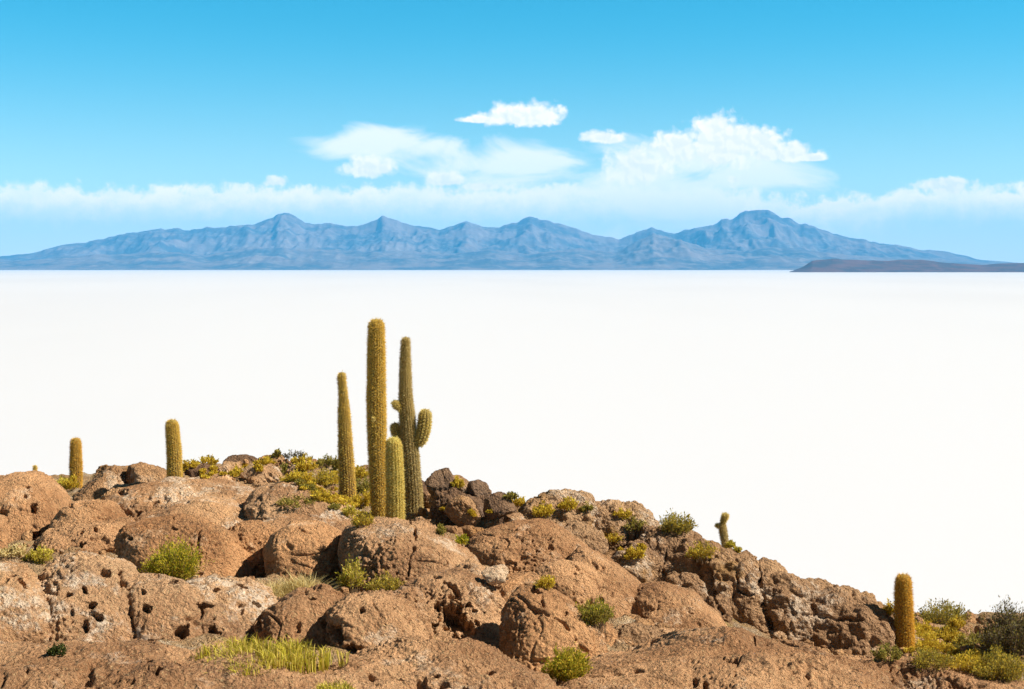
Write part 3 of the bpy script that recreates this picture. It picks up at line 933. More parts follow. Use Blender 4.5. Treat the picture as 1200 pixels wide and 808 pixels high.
B('boulder', 'broad rough mound at the bottom centre', [(372, 800), (396, 776), (430, 762), (470, 750), (512, 744), (550, 750), (590, 770), (640, 792), (680, 820), (660, 880), (560, 910), (430, 900), (372, 850)], depth=1.0, lean=1.2, D=14.6, n_exp=2.8, rough=1.4, pits=1.2,
  holes=[(512, 786, 6, 3, 0, .12), (575, 784, 14, 4, 5, .14), (545, 802, 6, 5, 0, .12)])
B('boulder', 'broad crusted slab across the bottom right of centre', [(640, 812), (690, 786), (750, 762), (800, 744), (850, 736), (900, 740), (950, 750), (1000, 768), (1040, 790), (1060, 840), (960, 920), (740, 930), (640, 880)], depth=1.0, lean=1.5, D=16.0, n_exp=2.8, rough=1.4, mat=M_ROCK, pits=1.1,
  holes=[(746, 794, 8, 3, 0, .12), (720, 800, 14, 3, 0, .12), (858, 780, 12, 3, 10, .12)])
B('boulder', 'low reddish slab in the bottom right corner', [(930, 800), (970, 780), (1030, 770), (1085, 773), (1130, 784), (1180, 796), (1230, 815), (1260, 870), (1150, 930), (960, 900)], depth=1.0, lean=1.5, D=16.5, n_exp=2.8, rough=1.4,
  cracks=[([(1045, 782), (1080, 792), (1110, 800), (1130, 812)], 2.5, .15)])
# --- far rocks
fused('rock_outcrop', 'jagged dark and tan rock pile left of the leaning cactus', [
    M(poly=[(88, 584), (100, 562), (116, 550), (138, 554), (146, 575), (128, 592), (96, 592)], cuts=9, D=44, ext=.6),
    M(poly=[(112, 562), (120, 545), (140, 541), (156, 546), (160, 566), (140, 580), (118, 578)], cuts=9, D=45, ext=.8, wide=.3),
    M(poly=[(148, 566), (154, 545), (172, 540), (188, 547), (199, 560), (198, 578), (165, 586)], cuts=10, D=44.6, ext=.6, wide=.3),
    M(poly=[(130, 582), (142, 568), (162, 566), (176, 574), (172, 590), (140, 592)], cuts=9, D=43, ext=.4, wide=.5)], smooth=2, vox=1.0, S=1.0, cat='rock outcrop', mat=M_CRAG, cob=.35, cobs=.45, rough=.8)
for i, (pl, lb, mt) in enumerate([
    ([(214, 556), (222, 545), (238, 543), (250, 548), (252, 560), (230, 566)], 'dark low stone on the crest just right of the leaning cactus', M_DARK),
    ([(252, 548), (262, 541), (280, 542), (290, 550), (284, 558), (258, 558)], 'tan stone on the crest near the yellow bush', M_CRAG),
    ([(283, 556), (292, 546), (312, 543), (330, 552), (332, 562), (300, 568)], 'pale rounded stone in the middle of the crest', M_PALE),
    ([(262, 540), (270, 534), (290, 534), (302, 540), (296, 548), (268, 548)], 'blackish stone topping the crest', M_DARK),
    ([(300, 538), (310, 532), (328, 533), (336, 541), (325, 546), (304, 546)], 'flat brown stone on the crest skyline', M_CRAG),
    ([(198, 552), (206, 544), (220, 545), (224, 556), (210, 562)], 'knobbly stone at the foot of the leaning cactus', M_CRAG),
    ([(240, 566), (252, 556), (276, 556), (288, 566), (280, 576), (250, 576)], 'cream flat rock below the pale crest stone', M_PALE),
    ([(290, 572), (300, 566), (318, 566), (326, 574), (316, 582), (296, 582)], 'small dark-sided rock on the slope above the slab', M_CRAG),
    ([(330, 552), (344, 546), (358, 550), (362, 560), (346, 564)], 'small brown stone among the crest bushes', M_CRAG),
]):
    B('stone', lb, pl, mat=mt, cob=.3, cobs=.4, facets=.3, cuts=7, rough=.8, cat='stone', lean=.6, group='stones along the crest', fy=max(q[1] for q in pl) - 1)
fused('rock_outcrop', 'dark blocky rock mass behind the right cactus', [
    M(poly=[(480, 606), (486, 572), (506, 562), (530, 582), (534, 610), (515, 636), (490, 630)], cuts=9, D=36.8),
    M(poly=[(508, 618), (514, 576), (540, 566), (562, 578), (566, 616), (546, 640), (522, 640)], cuts=10, D=34.0),
    M(poly=[(548, 612), (554, 578), (574, 572), (596, 590), (614, 604), (606, 626), (566, 638)], cuts=9, D=34.7),
    M(poly=[(534, 640), (545, 622), (572, 618), (592, 626), (580, 648), (548, 652)], cuts=7, D=33)], smooth=1, vox=1.0, S=1.0, cat='rock outcrop', mat=M_DARK, cob=.55, cobs=.6, rough=.9)
for pl, lb, mt, fc in [
    ([(498, 570), (504, 556), (518, 549), (530, 547), (534, 558), (530, 574), (508, 578)], 'black angular stone at the top of the dark pile', M_DARK, 1.3),
    ([(518, 574), (524, 560), (538, 556), (548, 566), (544, 580), (526, 584)], 'orange-brown block under the black top stone', M_CRAG, 1.3),
    ([(496, 590), (500, 572), (514, 568), (522, 580), (520, 598), (504, 602)], 'reddish stone against the right cactus', M_CRAG, 1.2),
    ([(522, 606), (528, 588), (542, 578), (552, 588), (560, 604), (552, 616), (530, 618)], 'pointed brown block in front of the dark pile', M_CRAG, 1.4),
    ([(546, 576), (552, 564), (562, 561), (572, 568), (576, 584), (566, 596), (550, 594)], 'grey-black lumpy stone on the skyline of the pile', M_DARK, 1.0),
    ([(568, 592), (574, 576), (586, 572), (598, 582), (600, 598), (586, 606), (572, 604)], 'dark brown stone at the right end of the pile', M_DARK, 1.2),
    ([(588, 612), (594, 602), (608, 602), (614, 612), (606, 620), (592, 620)], 'small pinkish stone below the pile', M_PALE, 1.0),
    ([(560, 616), (568, 606), (582, 606), (588, 616), (578, 624), (564, 624)], 'low rubble stone below the pointed block', M_CRAG, 1.0),
    ([(484, 592), (486, 566), (496, 554), (504, 560), (500, 584), (492, 600)], 'dark narrow stone tucked behind the right cactus trunk', M_DARK, 1.2),
    ([(505, 586), (510, 576), (520, 574), (526, 584), (520, 594), (508, 594)], 'small tan stone under the reddish one in the dark pile', M_CRAG, 1),
    ([(530, 598), (536, 588), (546, 588), (552, 598), (544, 606), (534, 606)], 'little grey stone in the middle of the dark pile', M_CRAG, 1),
]:
    B('stone', lb, pl, mat=mt, cob=.15, cobs=.4, facets=.2, cuts=10, rough=.7, cat='stone', lean=.35, group='stones of the dark pile', D=(36.6 if max(q[0] for q in pl) < 526 else 34.9 if max(q[1] for q in pl) < 600 else 33.2), ext=.35, wide=.25, depth=1.1)
fused('rock_outcrop', 'craggy two-part dome with yellow shrubs between the dark pile and the round bush', [
    M(poly=[(604, 612), (616, 596), (630, 580), (648, 575), (672, 576), (692, 582), (702, 592), (704, 612), (690, 634), (640, 632), (612, 626)], lean=.6, D=36.4, cuts=4),
    M(poly=[(692, 610), (700, 592), (722, 587), (742, 592), (758, 604), (770, 620), (762, 640), (725, 645), (700, 634)], lean=.6, D=36.6, cuts=4),
    M(poly=[(640, 632), (655, 614), (680, 612), (700, 622), (705, 645), (670, 655)], lean=.5, D=34.8, cuts=3)], S=1.4, smooth=3, vox=1.1, cat='rock outcrop', mat=M_CRAG, cob=.75, cobs=.7, rough=.8)
B('rock_outcrop', 'small brown lump below the craggy two-part dome', [(684, 650), (694, 636), (712, 633), (726, 642), (726, 660), (706, 668), (690, 664)], cat='rock outcrop', mat=M_CRAG, cob=.3, cobs=.5, lean=.6, fy=664)
fused('rock_outcrop', 'long craggy ridge of pillow-like lobes running down to the orange cactus', [
    M(poly=[(716, 672), (724, 648), (742, 636), (758, 640), (766, 660), (764, 690), (745, 700), (724, 692)], lean=.4, D=34.2),
    M(poly=[(744, 640), (756, 620), (786, 619), (816, 626), (838, 642), (842, 668), (834, 694), (806, 700), (768, 690), (748, 664)], lean=.55, D=35.2),
    M(poly=[(822, 648), (836, 640), (860, 645), (882, 656), (896, 680), (904, 712), (904, 742), (872, 742), (842, 724), (826, 696)], lean=.35, D=34.0),
    M(poly=[(878, 660), (890, 658), (918, 668), (944, 686), (956, 714), (954, 744), (925, 755), (900, 742), (886, 710)], lean=.35, D=33.8),
    M(poly=[(932, 690), (950, 685), (982, 691), (1014, 698), (1036, 711), (1047, 738), (1042, 764), (1012, 778), (966, 772), (938, 748)], lean=.45, D=33.6),
    M(poly=[(828, 710), (838, 696), (852, 698), (860, 716), (852, 732), (834, 728)], lean=.4, D=32.4),
    M(poly=[(775, 696), (785, 676), (805, 672), (822, 684), (824, 706), (800, 712)], lean=.4, D=33.2)],
    S=1.5, smooth=3, vox=1.05, cat='rock outcrop', mat=M_CRAG, cob=.85, cobs=.85, rough=.75,
    cracks=[([(830, 655), (832, 690), (846, 720)], 2.4, .35), ([(888, 665), (893, 700), (905, 738)], 2.4, .35), ([(780, 640), (775, 670), (785, 690)], 2, .25), ([(945, 700), (960, 722), (1010, 728)], 2.2, .25), ([(860, 662), (866, 690), (880, 700)], 1.8, .2)])

# ------------------------------------------------------------------ loose rubble, too many and too small to count
def scree(name, label, regions, seed):
    r = np.random.default_rng(seed)
    base, bf = quad_sphere(4)
    Vs, Fs = [], []; nv = 0
    for (px0, px1, py0, py1, cnt, smin, smax) in regions:
        px = r.uniform(px0, px1, cnt); py = r.uniform(py0, py1, cnt)
        Ds = np.array([Dof(a, b_) for a, b_ in zip(px, py)])
        dirs = np.array([ray(a, b_) for a, b_ in zip(px, py)])
        pos = dirs * Ds[:, None]
        pos[:, 2] = ground_z(pos[:, :2]) + 0.10
        for i in range(cnt):
            sz = smin + (smax - smin) * r.random() ** 2.5
            v = base * (1 + 0.35 * vnoise(base * 1.7 + r.random(3) * 90, 3))[:, None]
            v = np.sign(v) * np.abs(v) ** 0.8
            v = v * (sz * r.uniform(.6, 1.1, 3))
            a = r.uniform(0, 6.28); ca, sa = math.cos(a), math.sin(a)
            v = np.column_stack([v[:, 0] * ca - v[:, 1] * sa, v[:, 0] * sa + v[:, 1] * ca, v[:, 2]])
            Vs.append(v + pos[i] + [0, 0, sz * .2]); Fs.append(bf + nv); nv += len(v)
    o = make_mesh(name, np.concatenate(Vs), np.concatenate(Fs), M_CRAG, smooth=False)
    tag(o, label, 'rubble', kind='stuff')


scree('rubble', 'loose small stones and gravel between the boulders', [
    (-20, 200, 600, 660, 160, .05, .22), (200, 430, 548, 600, 420, .03, .13), (480, 640, 560, 640, 220, .05, .28), (620, 780, 610, 700, 160, .05, .25),
    (180, 460, 660, 720, 150, .03, .14), (1040, 1220, 715, 780, 420, .04, .22), (690, 830, 735, 780, 90, .04, .16), (900, 1060, 755, 785, 80, .04, .18)], 5)


# ------------------------------------------------------------------ cacti
def frame_path(pts):
    """smooth a path of (x, y, z, radius) rows"""
    a = np.array(pts, dtype=float)
    L = np.concatenate([[0], np.cumsum(np.linalg.norm(np.diff(a[:, :3], axis=0), axis=1))])
    n = max(12, int(L[-1] / 0.035))
    t = np.linspace(0, L[-1], n)
    out = np.column_stack([np.interp(t, L, a[:, i]) for i in range(4)])
    for _ in range(3):
        w = max(1, int(0.10 / (L[-1] / n)))
        sm = out.copy()
        for i in range(4):
            padded = np.concatenate([np.full(w, out[0, i]), out[:, i], np.full(w, out[-1, i])])
            sm[:, i] = np.convolve(padded, np.ones(2 * w + 1) / (2 * w + 1), 'valid')
        sm[0] = out[0]; sm[-1] = out[-1]
        out = sm
    return out, t, L[-1]


def stem_geometry(pts, ribs, seed, tip=True, root_round=False):
    out, t, L = frame_path(pts)
    r = out[:, 3].copy()
    rt = r[-1]
    dtop = L - t
    rd = rt * 1.35
    r = r * np.where(dtop < rd, np.sqrt(np.clip(1 - (1 - dtop / rd) ** 2, 0.0004, 1)), 1)
    if root_round:
        r0 = r[len(r) // 3]
        r = r * np.where(t < r0, np.sqrt(np.clip(1 - (1 - t / r0) ** 2, 0.03, 1)), 1)
    r = r * (1 + 0.035 * fbm(np.column_stack([t * 2.2 + seed, t * 0, t * 0]), 3, seed))
    T = np.gradient(out[:, :3], axis=0); T /= np.linalg.norm(T, axis=1)[:, None]
    ref = np.array([0.0, 1.0, 0.0])
    n1 = np.cross(T, ref); n1 /= np.linalg.norm(n1, axis=1)[:, None]
    n2 = np.cross(T, n1)
    m = ribs * 6
    th = np.linspace(0, 2 * math.pi, m, endpoint=False)
    prof = 1 - 0.085 * (0.5 - 0.5 * np.cos(th * ribs)) ** 0.8
    rad = r[:, None] * prof[None, :]
    TT, HH = np.meshgrid(t, th, indexing='ij')
    rad = rad * (1 + 0.05 * fbm(np.column_stack([TT.ravel() * 3.5 + seed, np.cos(HH).ravel() * 1.3, np.sin(HH).ravel() * 1.3]), 3, seed + 3).reshape(TT.shape))
    P3 = out[:, None, :3] + rad[..., None] * (np.cos(th)[None, :, None] * n1[:, None, :] + np.sin(th)[None, :, None] * n2[:, None, :])
    nrm = np.cos(th)[None, :, None] * n1[:, None, :] + np.sin(th)[None, :, None] * n2[:, None, :]
    # bend normals up at the rounded tip
    slope = -np.gradient(r, np.maximum(t, 1e-6) if False else np.linspace(0, L, len(t)))
    slope = np.clip(slope, -3, 6)
    nr = nrm + T[:, None, :] * slope[:, None, None]
    nr /= np.linalg.norm(nr, axis=2)[..., None]
    Vv = np.concatenate([P3.reshape(-1, 3), out[-1:, :3]])
    return out, t, L, r, P3, nr, Vv, m


def cactus_stem(root, partname, pts, seed, ribs, body_mat, spine_mat, density=1.0, slen=0.07, root_round=False, parent=None, topcap=None):
    out, t, L, r, P3, nr, Vv, m = stem_geometry(pts, ribs, seed, root_round=root_round)
    nrow = len(t)
    fq = grid_faces(nrow, m, wrap=True)[:, ::-1]
    o = make_mesh(partname, Vv[:-1], fq, body_mat, parent=root, loc=out[0, :3])
    # spines in clusters along the rib crests
    rg = np.random.default_rng(seed)
    area = (2 * math.pi * r * (L / nrow))
    cnt = int(area.sum() * 9000 * density)
    w = area / area.sum()
    row = rg.choice(nrow, cnt, p=w)
    rib = rg.integers(0, ribs, cnt)
    row = np.where(row > nrow - 8, row, (row // 2) * 2 + (rib % 2))      # spines stand in clusters along the ribs
    col = (rib * 6 + rg.choice([-1, 0, 0, 0, 1], cnt)) % m
    P0 = P3[row, col] + 0.013 * rg.normal(size=(cnt, 3))
    nn = nr[row, col]
    Tt = np.gradient(out[:, :3], axis=0); Tt /= np.linalg.norm(Tt, axis=1)[:, None]
    dirn = nn + rg.normal(size=(cnt, 3)) * 0.55 + Tt[row] * rg.normal(0.0, 0.35, cnt)[:, None]
    dirn /= np.linalg.norm(dirn, axis=1)[:, None]
    ln = slen * rg.uniform(.35, 1.15, cnt) * np.where(rg.random(cnt) < .06, 1.35, 1)
    side = np.cross(dirn, rg.normal(size=(cnt, 3))); side /= np.linalg.norm(side, axis=1)[:, None]
    wd = rg.uniform(.0028, .0052, cnt)[:, None]
    a = P0 - side * wd; b_ = P0 + side * wd; c_ = P0 + dirn * ln[:, None]
    V3 = np.stack([a, b_, c_], 1).reshape(-1, 3)
    F3 = np.arange(cnt * 3).reshape(-1, 3)
    sp = make_mesh('spines', V3, F3, spine_mat, smooth=False)
    sp.parent = o
    me = sp.data
    co = np.empty(len(V3) * 3, dtype=np.float32); me.vertices.foreach_get('co', co)
    co = co.reshape(-1, 3) - out[0, :3].astype(np.float32); me.vertices.foreach_set('co', co.ravel()); me.update()
    return o


def px_path(pts, D, ddepth=None):
    res = []
    for i, (px, py, w) in enumerate(pts):
        dd = D + (ddepth[i] if ddepth else 0)
        q = at(px, py, dd)
        res.append((q[0], q[1], q[2], w * 0.5 * dd / F))
    return res


def cactus(label, D, trunk, arms=(), top=(0.30, 0.21, 0.05), low=(0.20, 0.15, 0.07), spine='gold', seed=1, ribs=18, group=None, density=1.0, slen=0.07, sink=0.35):
    tp = px_path(trunk, D)
    b0 = np.array(tp[0][:3])
    zt = tp[-1][2]
    bm = cactus_material('cactus_skin', top, low, b0[2], zt)
    root = empty('columnar_cactus', b0)
    tag(root, label, 'cactus', group)
    tp = [(b0[0], b0[1], b0[2] - sink, tp[0][3])] + tp
    cactus_stem(root, 'trunk', tp, seed, ribs, bm, SPINE[spine], density, slen)
    for j, (nm, pts, dd, sp, rr) in enumerate(arms):
        cactus_stem(root, nm, px_path(pts, D, dd), seed + 5 + j, 12, bm, SPINE[sp], density * 1.2, slen * .9, root_round=rr)
    return root


G = 'columnar cacti on the hill'
W = 2.6  # the spines add this much to the outline on both sides together
cactus('tiny distant cactus tip peeking over the tall boulder at the far left', 55, [(41, 560, 4), (41, 545, 4)], seed=2, ribs=12, group=G, sink=1.2, slen=.05)
cactus('short golden cactus standing at the far left behind a yellow shrub', 46, [(89, 572, 12), (89, 545, 12.5), (88.5, 513, 10)], seed=3, spine='orange', group=G)
cactus('golden cactus leaning slightly left on the crest beside the dark rock pile', 43, [(205, 566, 16), (204, 530, 15), (201, 491.5, 13)], seed=4, spine='gold', group=G)
cactus('slim tapering brown cactus, leftmost of the central group of four', 38, [(408, 604, 17), (407, 565, 17.5), (405, 530, 16), (403.5, 490, 13.5), (402, 460, 9.5), (400.5, 448, 8.5), (400.5, 436, 9)], seed=5, spine='gold', low=(0.13, 0.075, 0.035), group=G, density=.8, slen=.055)
cactus('tallest unbranched cactus in the centre with a golden top', 35.0, [(444.5, 622, 16), (444, 580, 17), (442, 530, 19), (441, 480, 20), (441, 430, 19), (441, 373.5, 16)], seed=6, spine='gold', group=G, density=1.0,
       arms=[('bud', [(438, 492, 2), (436.5, 490, 3)], (-.25, -.33), 'pale', True)], ribs=20)
cactus('short pale yellow cactus in front of the two tall central ones', 34.2, [(463, 624, 19), (463, 580, 19.5), (462, 545, 19), (461, 512, 16)], seed=7, spine='pale', top=(0.48, 0.38, 0.08), low=(0.40, 0.31, 0.08), group=G, ribs=16, density=.9, slen=.06,
       arms=[('bud', [(455, 520, 2), (452.5, 518, 4), (451.5, 516.5, 3)], (0, 0, 0), 'gold', True)])
cactus('branched cactus with an upturned right arm, rightmost of the central group', 35.9, [(485, 622, 21), (484, 580, 20.5), (481, 540, 20), (479, 510, 18), (476.5, 480, 17), (475.5, 470, 14.5), (475, 440, 13), (475, 418, 11), (475.5, 394.5, 9)], seed=8, spine='grey', group=G, ribs=18, density=.9, slen=.055,
       arms=[('arm', [(481, 513, 8), (487, 520, 12), (492, 519, 14), (495.5, 508, 15), (498, 494, 15), (498.5, 479, 12)], (0, 0, 0, 0, 0, 0), 'pale', False),
             ('arm', [(472, 520, 8), (467, 517, 10), (464.5, 508, 12), (462.5, 495, 10)], (.1, .1, .1, .1), 'pale', False),
             ('bud', [(471, 481, 4), (466, 479, 8), (463, 475, 10), (461.5, 468.5, 8)], (-.1, -.15, -.15, -.15), 'pale', False)])
cactus('small two-headed cactus on the ridge skyline right of the round bush', 40.5, [(850.5, 642, 7), (848.5, 630, 8), (847, 620, 8), (846, 612, 7)], seed=9, spine='grey', group=G, ribs=12, density=1.2, slen=.05, sink=.5,
       arms=[('arm', [(846.5, 614, 5), (848.5, 609, 6.5), (850.5, 605.5, 8.5), (851, 600.5, 8)], (0, 0, 0, 0), 'pale', False),
             ('bud', [(844, 618.5, 3), (840.5, 618, 5.5), (839, 616, 5), (838.5, 613.5, 4)], (0, 0, 0, 0), 'pale', False)])
cactus('stout orange-spined cactus standing alone at the lower right', 33.0, [(1060, 776, 19), (1060, 740, 19.5), (1059, 705, 18.5), (1058.5, 672.5, 15)], seed=10, spine='orange', top=(0.36, 0.23, 0.04), low=(0.24, 0.12, 0.03), group=G, ribs=20, density=1.0, slen=.075)


# ------------------------------------------------------------------ shrubs and grass
bpy.context.view_layer.update()
_DG = bpy.context.evaluated_depsgraph_get()


def surface(px, py, fallback):
    """distance of the rock or soil surface that stands at a point of the photograph"""
    d_ = ray(px, py)
    L_ = float(np.linalg.norm(d_))
    hit, loc_, nn_, idx_, ob_, mw_ = sc.ray_cast(_DG, (0, 0, 0), tuple(d_ / L_), distance=70.0 * L_)
    if hit and loc_[1] < 60 and not ob_.name.startswith(('haze', 'spines', 'trunk', 'arm', 'bud', 'salt')):
        return float(loc_[1])
    return fallback


def shrub(name, label, cat, px, py, w, h, style='yellow', D=None, n=None, leaf=(2.0, 1.0), seed=1, upright=0.5, group=None, flat=False, second=None, blades=False, parts=True, dz=0.0, place=True):
    D = surface(px, py - 1, D if D else Dof(px, py)) if place else D
    pxm = D / F
    base = at(px, py, D)
    base[2] += dz
    W_, H_ = w * pxm, h * pxm
    rg = np.random.default_rng(seed + int(px * 3 + py))
    ns = max(18, int(w * h / (16 if blades else 22)))
    # stems
    ang = rg.uniform(0, 2 * math.pi, ns)
    rad0 = np.sqrt(rg.random(ns)) * (0.46 if blades else 0.30) * W_ * (1 + (0.25 * np.sin(ang * 3 + seed) + 0.12 * np.sin(ang * 7) if blades else 0))
    bx = np.column_stack([np.cos(ang) * rad0, np.sin(ang) * rad0 * 0.8, np.zeros(ns)])
    if blades:
        # one blade bundle per stem
        k = 9
        bx = np.repeat(bx, k, 0) + rg.normal(0, 0.02, (ns * k, 3))
        tot = ns * k
        spread = rg.normal(0, 0.50, (tot, 2))
        hh = H_ * rg.uniform(.25, 1.0, tot) ** 1.0 * (1 - 0.60 * (np.hypot(bx[:, 0] / (W_ * .5), bx[:, 1] / (W_ * .5)) ** 2))
        tip = bx + np.column_stack([spread[:, 0] * H_ * .8, spread[:, 1] * H_ * .8, hh])
        mid = (bx + tip) / 2 + np.column_stack([-spread[:, 0] * H_ * .15, -spread[:, 1] * H_ * .15, hh * .12])
        side = rg.normal(size=(tot, 3)); side[:, 2] *= .2; side /= np.linalg.norm(side, axis=1)[:, None]
        wd = leaf[1] * pxm * 0.5 * rg.uniform(.6, 1.2, tot)[:, None]
        bx[:, 2] -= 0.15
        V_ = np.stack([bx - side * wd, bx + side * wd, mid + side * wd * .8, mid - side * wd * .8, tip, tip + side * wd * .1], 1).reshape(-1, 3)
        i = np.arange(tot)[:, None] * 6
        F_ = np.concatenate([i + np.array([[0, 1, 2, 3]]), i + np.array([[3, 2, 5, 4]])])
        o = make_mesh(name, V_ + base, F_, LEAF[style], smooth=False, loc=base)
        return tag(o, label, cat, group)
    outw = np.column_stack([np.cos(ang), np.sin(ang) * .8]) * (np.sqrt(rg.random(ns)) * 0.5 * W_)[:, None]
    rel = np.hypot(outw[:, 0], outw[:, 1]) / (0.5 * W_)
    hh = H_ * np.sqrt(np.clip(1 - (rel * .93) ** 2, 0.05, 1)) * rg.uniform(.62, 1.03, ns)
    lump = 0.80 + 0.34 * vnoise(np.column_stack([outw * (3.2 / W_), np.full(ns, seed * 1.7)]), 5)
    hh = hh * lump
    tip = np.column_stack([outw * rg.uniform(.85, 1.1, ns)[:, None], hh])
    t = np.linspace(0, 1, 6)
    ctrlm = bx * .4 + tip * .25 + np.column_stack([outw * .35, hh * .15]) * (1 - upright)
    path = ((1 - t) ** 2)[None, :, None] * bx[:, None, :] + (2 * t * (1 - t))[None, :, None] * (ctrlm + [0, 0, 0])[:, None, :] + (t ** 2)[None, :, None] * tip[:, None, :]
    # leaves along the outer part of every stem
    per = n if n else int(np.clip(26 + w * 0.2, 22, 46))
    si = np.repeat(np.arange(ns), per)
    tt = rg.uniform(.18, 1.0, len(si)) ** 0.75
    k0 = np.minimum((tt * 5).astype(int), 4); fr = tt * 5 - k0
    pos = path[si, k0] * (1 - fr)[:, None] + path[si, k0 + 1] * fr[:, None]
    pos += rg.normal(size=pos.shape) * (0.028 * W_ + 0.006)
    pos[:, 2] = np.maximum(pos[:, 2], -0.05)
    dr = path[si, k0 + 1] - path[si, k0]; dr /= (np.linalg.norm(dr, axis=1)[:, None] + 1e-9)
    dr = dr * (0.9 if not flat else .5) + rg.normal(size=dr.shape) * .55; dr[:, 2] += .25
    dr /= np.linalg.norm(dr, axis=1)[:, None]
    side = np.cross(dr, rg.normal(size=dr.shape)); side /= np.linalg.norm(side, axis=1)[:, None]
    ll = leaf[0] * pxm * rg.uniform(.6, 1.5, len(si))[:, None]; ww = leaf[1] * pxm * .5 * rg.uniform(.6, 1.3, len(si))[:, None]
    V_ = np.stack([pos, pos + dr * ll * .5 + side * ww, pos + dr * ll, pos + dr * ll * .5 - side * ww], 1).reshape(-1, 3)
    F_ = np.arange(len(V_)).reshape(-1, 4)
    # stem ribbons with thickness (three-sided)
    sw = 0.35 * pxm
    ring = np.array([[1, 0, 0], [-.5, .87, 0], [-.5, -.87, 0]]) * sw
    SV = (path[:, :, None, :] + ring[None, None] * np.linspace(1, .3, 6)[None, :, None, None])
    SV[:, 0, :, 2] -= 0.12
    nS = ns
    SF = []
    for r_ in range(5):
        for q in range(3):
            SF.append([r_ * 3 + q, r_ * 3 + (q + 1) % 3, (r_ + 1) * 3 + (q + 1) % 3, (r_ + 1) * 3 + q])
    SF = (np.arange(nS)[:, None, None] * 18 + np.array(SF)[None]).reshape(-1, 4)
    SV = SV.reshape(-1, 3)
    if parts:
        root = empty(name, base)
        tag(root, label, cat, group)
        make_mesh('foliage', V_ + base, F_, LEAF[style], parent=root, smooth=False, loc=base)
        make_mesh('stems', SV + base, SF, M_STEM, parent=root, smooth=False, loc=base)
        if second:
            m2 = rg.random(len(V_) // 4) < second[1]
            # a differently coloured share of the leaves
            V2 = V_.reshape(-1, 4, 3)[m2].reshape(-1, 3) + rg.normal(size=3) * .01
            make_mesh('withered_foliage', V2 + base + [0.01, -0.01, 0.015], np.arange(len(V2)).reshape(-1, 4), LEAF[second[0]], parent=root, smooth=False, loc=base)
        return root
    o = make_mesh(name, V_ + base, F_, LEAF[style], smooth=False, loc=base)
    return tag(o, label, cat, group)


def small(label, px, py, w, h, style='yellow', D=None, dz=0.0):
    return shrub('small_shrub', label, 'shrub', px, py, w * 1.3, h * 1.15, style, D=D, leaf=(2.4, 1.6), group='small shrubs among the rocks', parts=False, n=44, dz=dz)


shrub('green_shrub', 'bright green feathery shrub in front of the squat boulder at left', 'shrub', 203, 680, 76, 54, 'green', D=Dof(215, 693) - 1.6, leaf=(3.4, 1.0), upright=.8, second=('yellow', .22), place=False)
shrub('grass_clump', 'yellow-green grass patch at the foot of the left foreground rocks', 'grass clump', 306, 772, 170, 20, 'grass', D=14.3, blades=True, leaf=(3, 1.4), place=False)
shrub('grass_clump', 'small mossy green tuft at the bottom edge', 'grass clump', 392, 812, 46, 15, 'grass', D=13.2, blades=True, leaf=(3, 1.6), place=False)
shrub('cushion_plant', 'tiny dark green plant in a dimple of the bottom left slab', 'plant', 66, 770, 22, 16, 'dark', D=14.2, leaf=(3, 2.2), parts=False)
shrub('dry_grass', 'dry straw-coloured grass at the foot of the round brown boulder', 'dry grass', 352, 702, 60, 34, 'straw', D=Dof(350, 700) - 1.3, blades=True, leaf=(3, 1.0), place=False)
shrub('dry_grass', 'dry straw grass spilling left onto the flat-topped rock', 'dry grass', 318, 704, 42, 26, 'straw', D=Dof(318, 704) - 1.2, blades=True, leaf=(3, 1.0), place=False)
shrub('pale_shrub', 'pale green spindly shrub at the left foot of the large cracked dome', 'shrub', 412, 692, 34, 46, 'grass', D=Dof(412, 690) - 1.4, leaf=(4.0, 1.5), upright=.8, n=16, place=False)
shrub('low_shrub', 'low olive shrub under the front of the large cracked dome', 'shrub', 452, 696, 50, 26, 'olive', D=Dof(452, 695) - 1.2, leaf=(2.6, 1.2), second=('yellow', .35), place=False)
shrub('low_shrub', 'olive shrub in the cleft above the split boulder', 'shrub', 694, 732, 56, 32, 'olive', D=Dof(694, 728) - 1.0, leaf=(2.8, 1.2), second=('green', .4))
shrub('low_shrub', 'yellow-green shrub at the foot of the split boulder', 'shrub', 662, 796, 64, 42, 'green', D=15.6, leaf=(3.6, 1.3), upright=.8, second=('yellow', .4))
small('thin yellow growth in the seam left of the overhanging lobe', 640, 692, 20, 18, 'yellow', D=Dof(640, 700) - .6)
small('pale green tuft on the gravel below the tall left boulder', 48, 658, 26, 18, 'grass')
small('yellow tuft on the stony patch at the left edge', 18, 652, 34, 12, 'straw')
small('yellow shrub at the base of the short golden cactus', 84, 574, 20, 15, 'yellow')
small('yellow-green shrub left of the short golden cactus base', 74, 572, 14, 12, 'grass', D=45)
small('yellow shrub right of the leaning cactus', 222, 550, 22, 12, 'yellow')
small('low yellow shrub on the skyline between cactus and black crest stone', 242, 545, 22, 10, 'yellow')
small('bright yellow cushion below the blackish crest stone', 278, 560, 16, 12, 'yellow')
small('thin yellow shrub right of the blackish crest stone', 308, 546, 22, 10, 'yellow')
small('olive spike of growth on the crest skyline', 324, 536, 8, 8, 'olive')
shrub('dark_shrub', 'dark twiggy shrub on the highest point of the crest', 'shrub', 345, 538, 30, 12, 'grey', D=47, leaf=(2.2, 1.0), parts=False)
small('orange-brown shrub beneath the dark crest shrub', 352, 545, 26, 12, 'yellow')
small('olive shrub left of the crest hollow', 332, 556, 18, 12, 'olive')
small('yellow shrub sprawling below the crest hollow', 350, 566, 34, 14, 'yellow')
small('yellow clump in the middle of the crest slope', 358, 553, 24, 14, 'yellow')
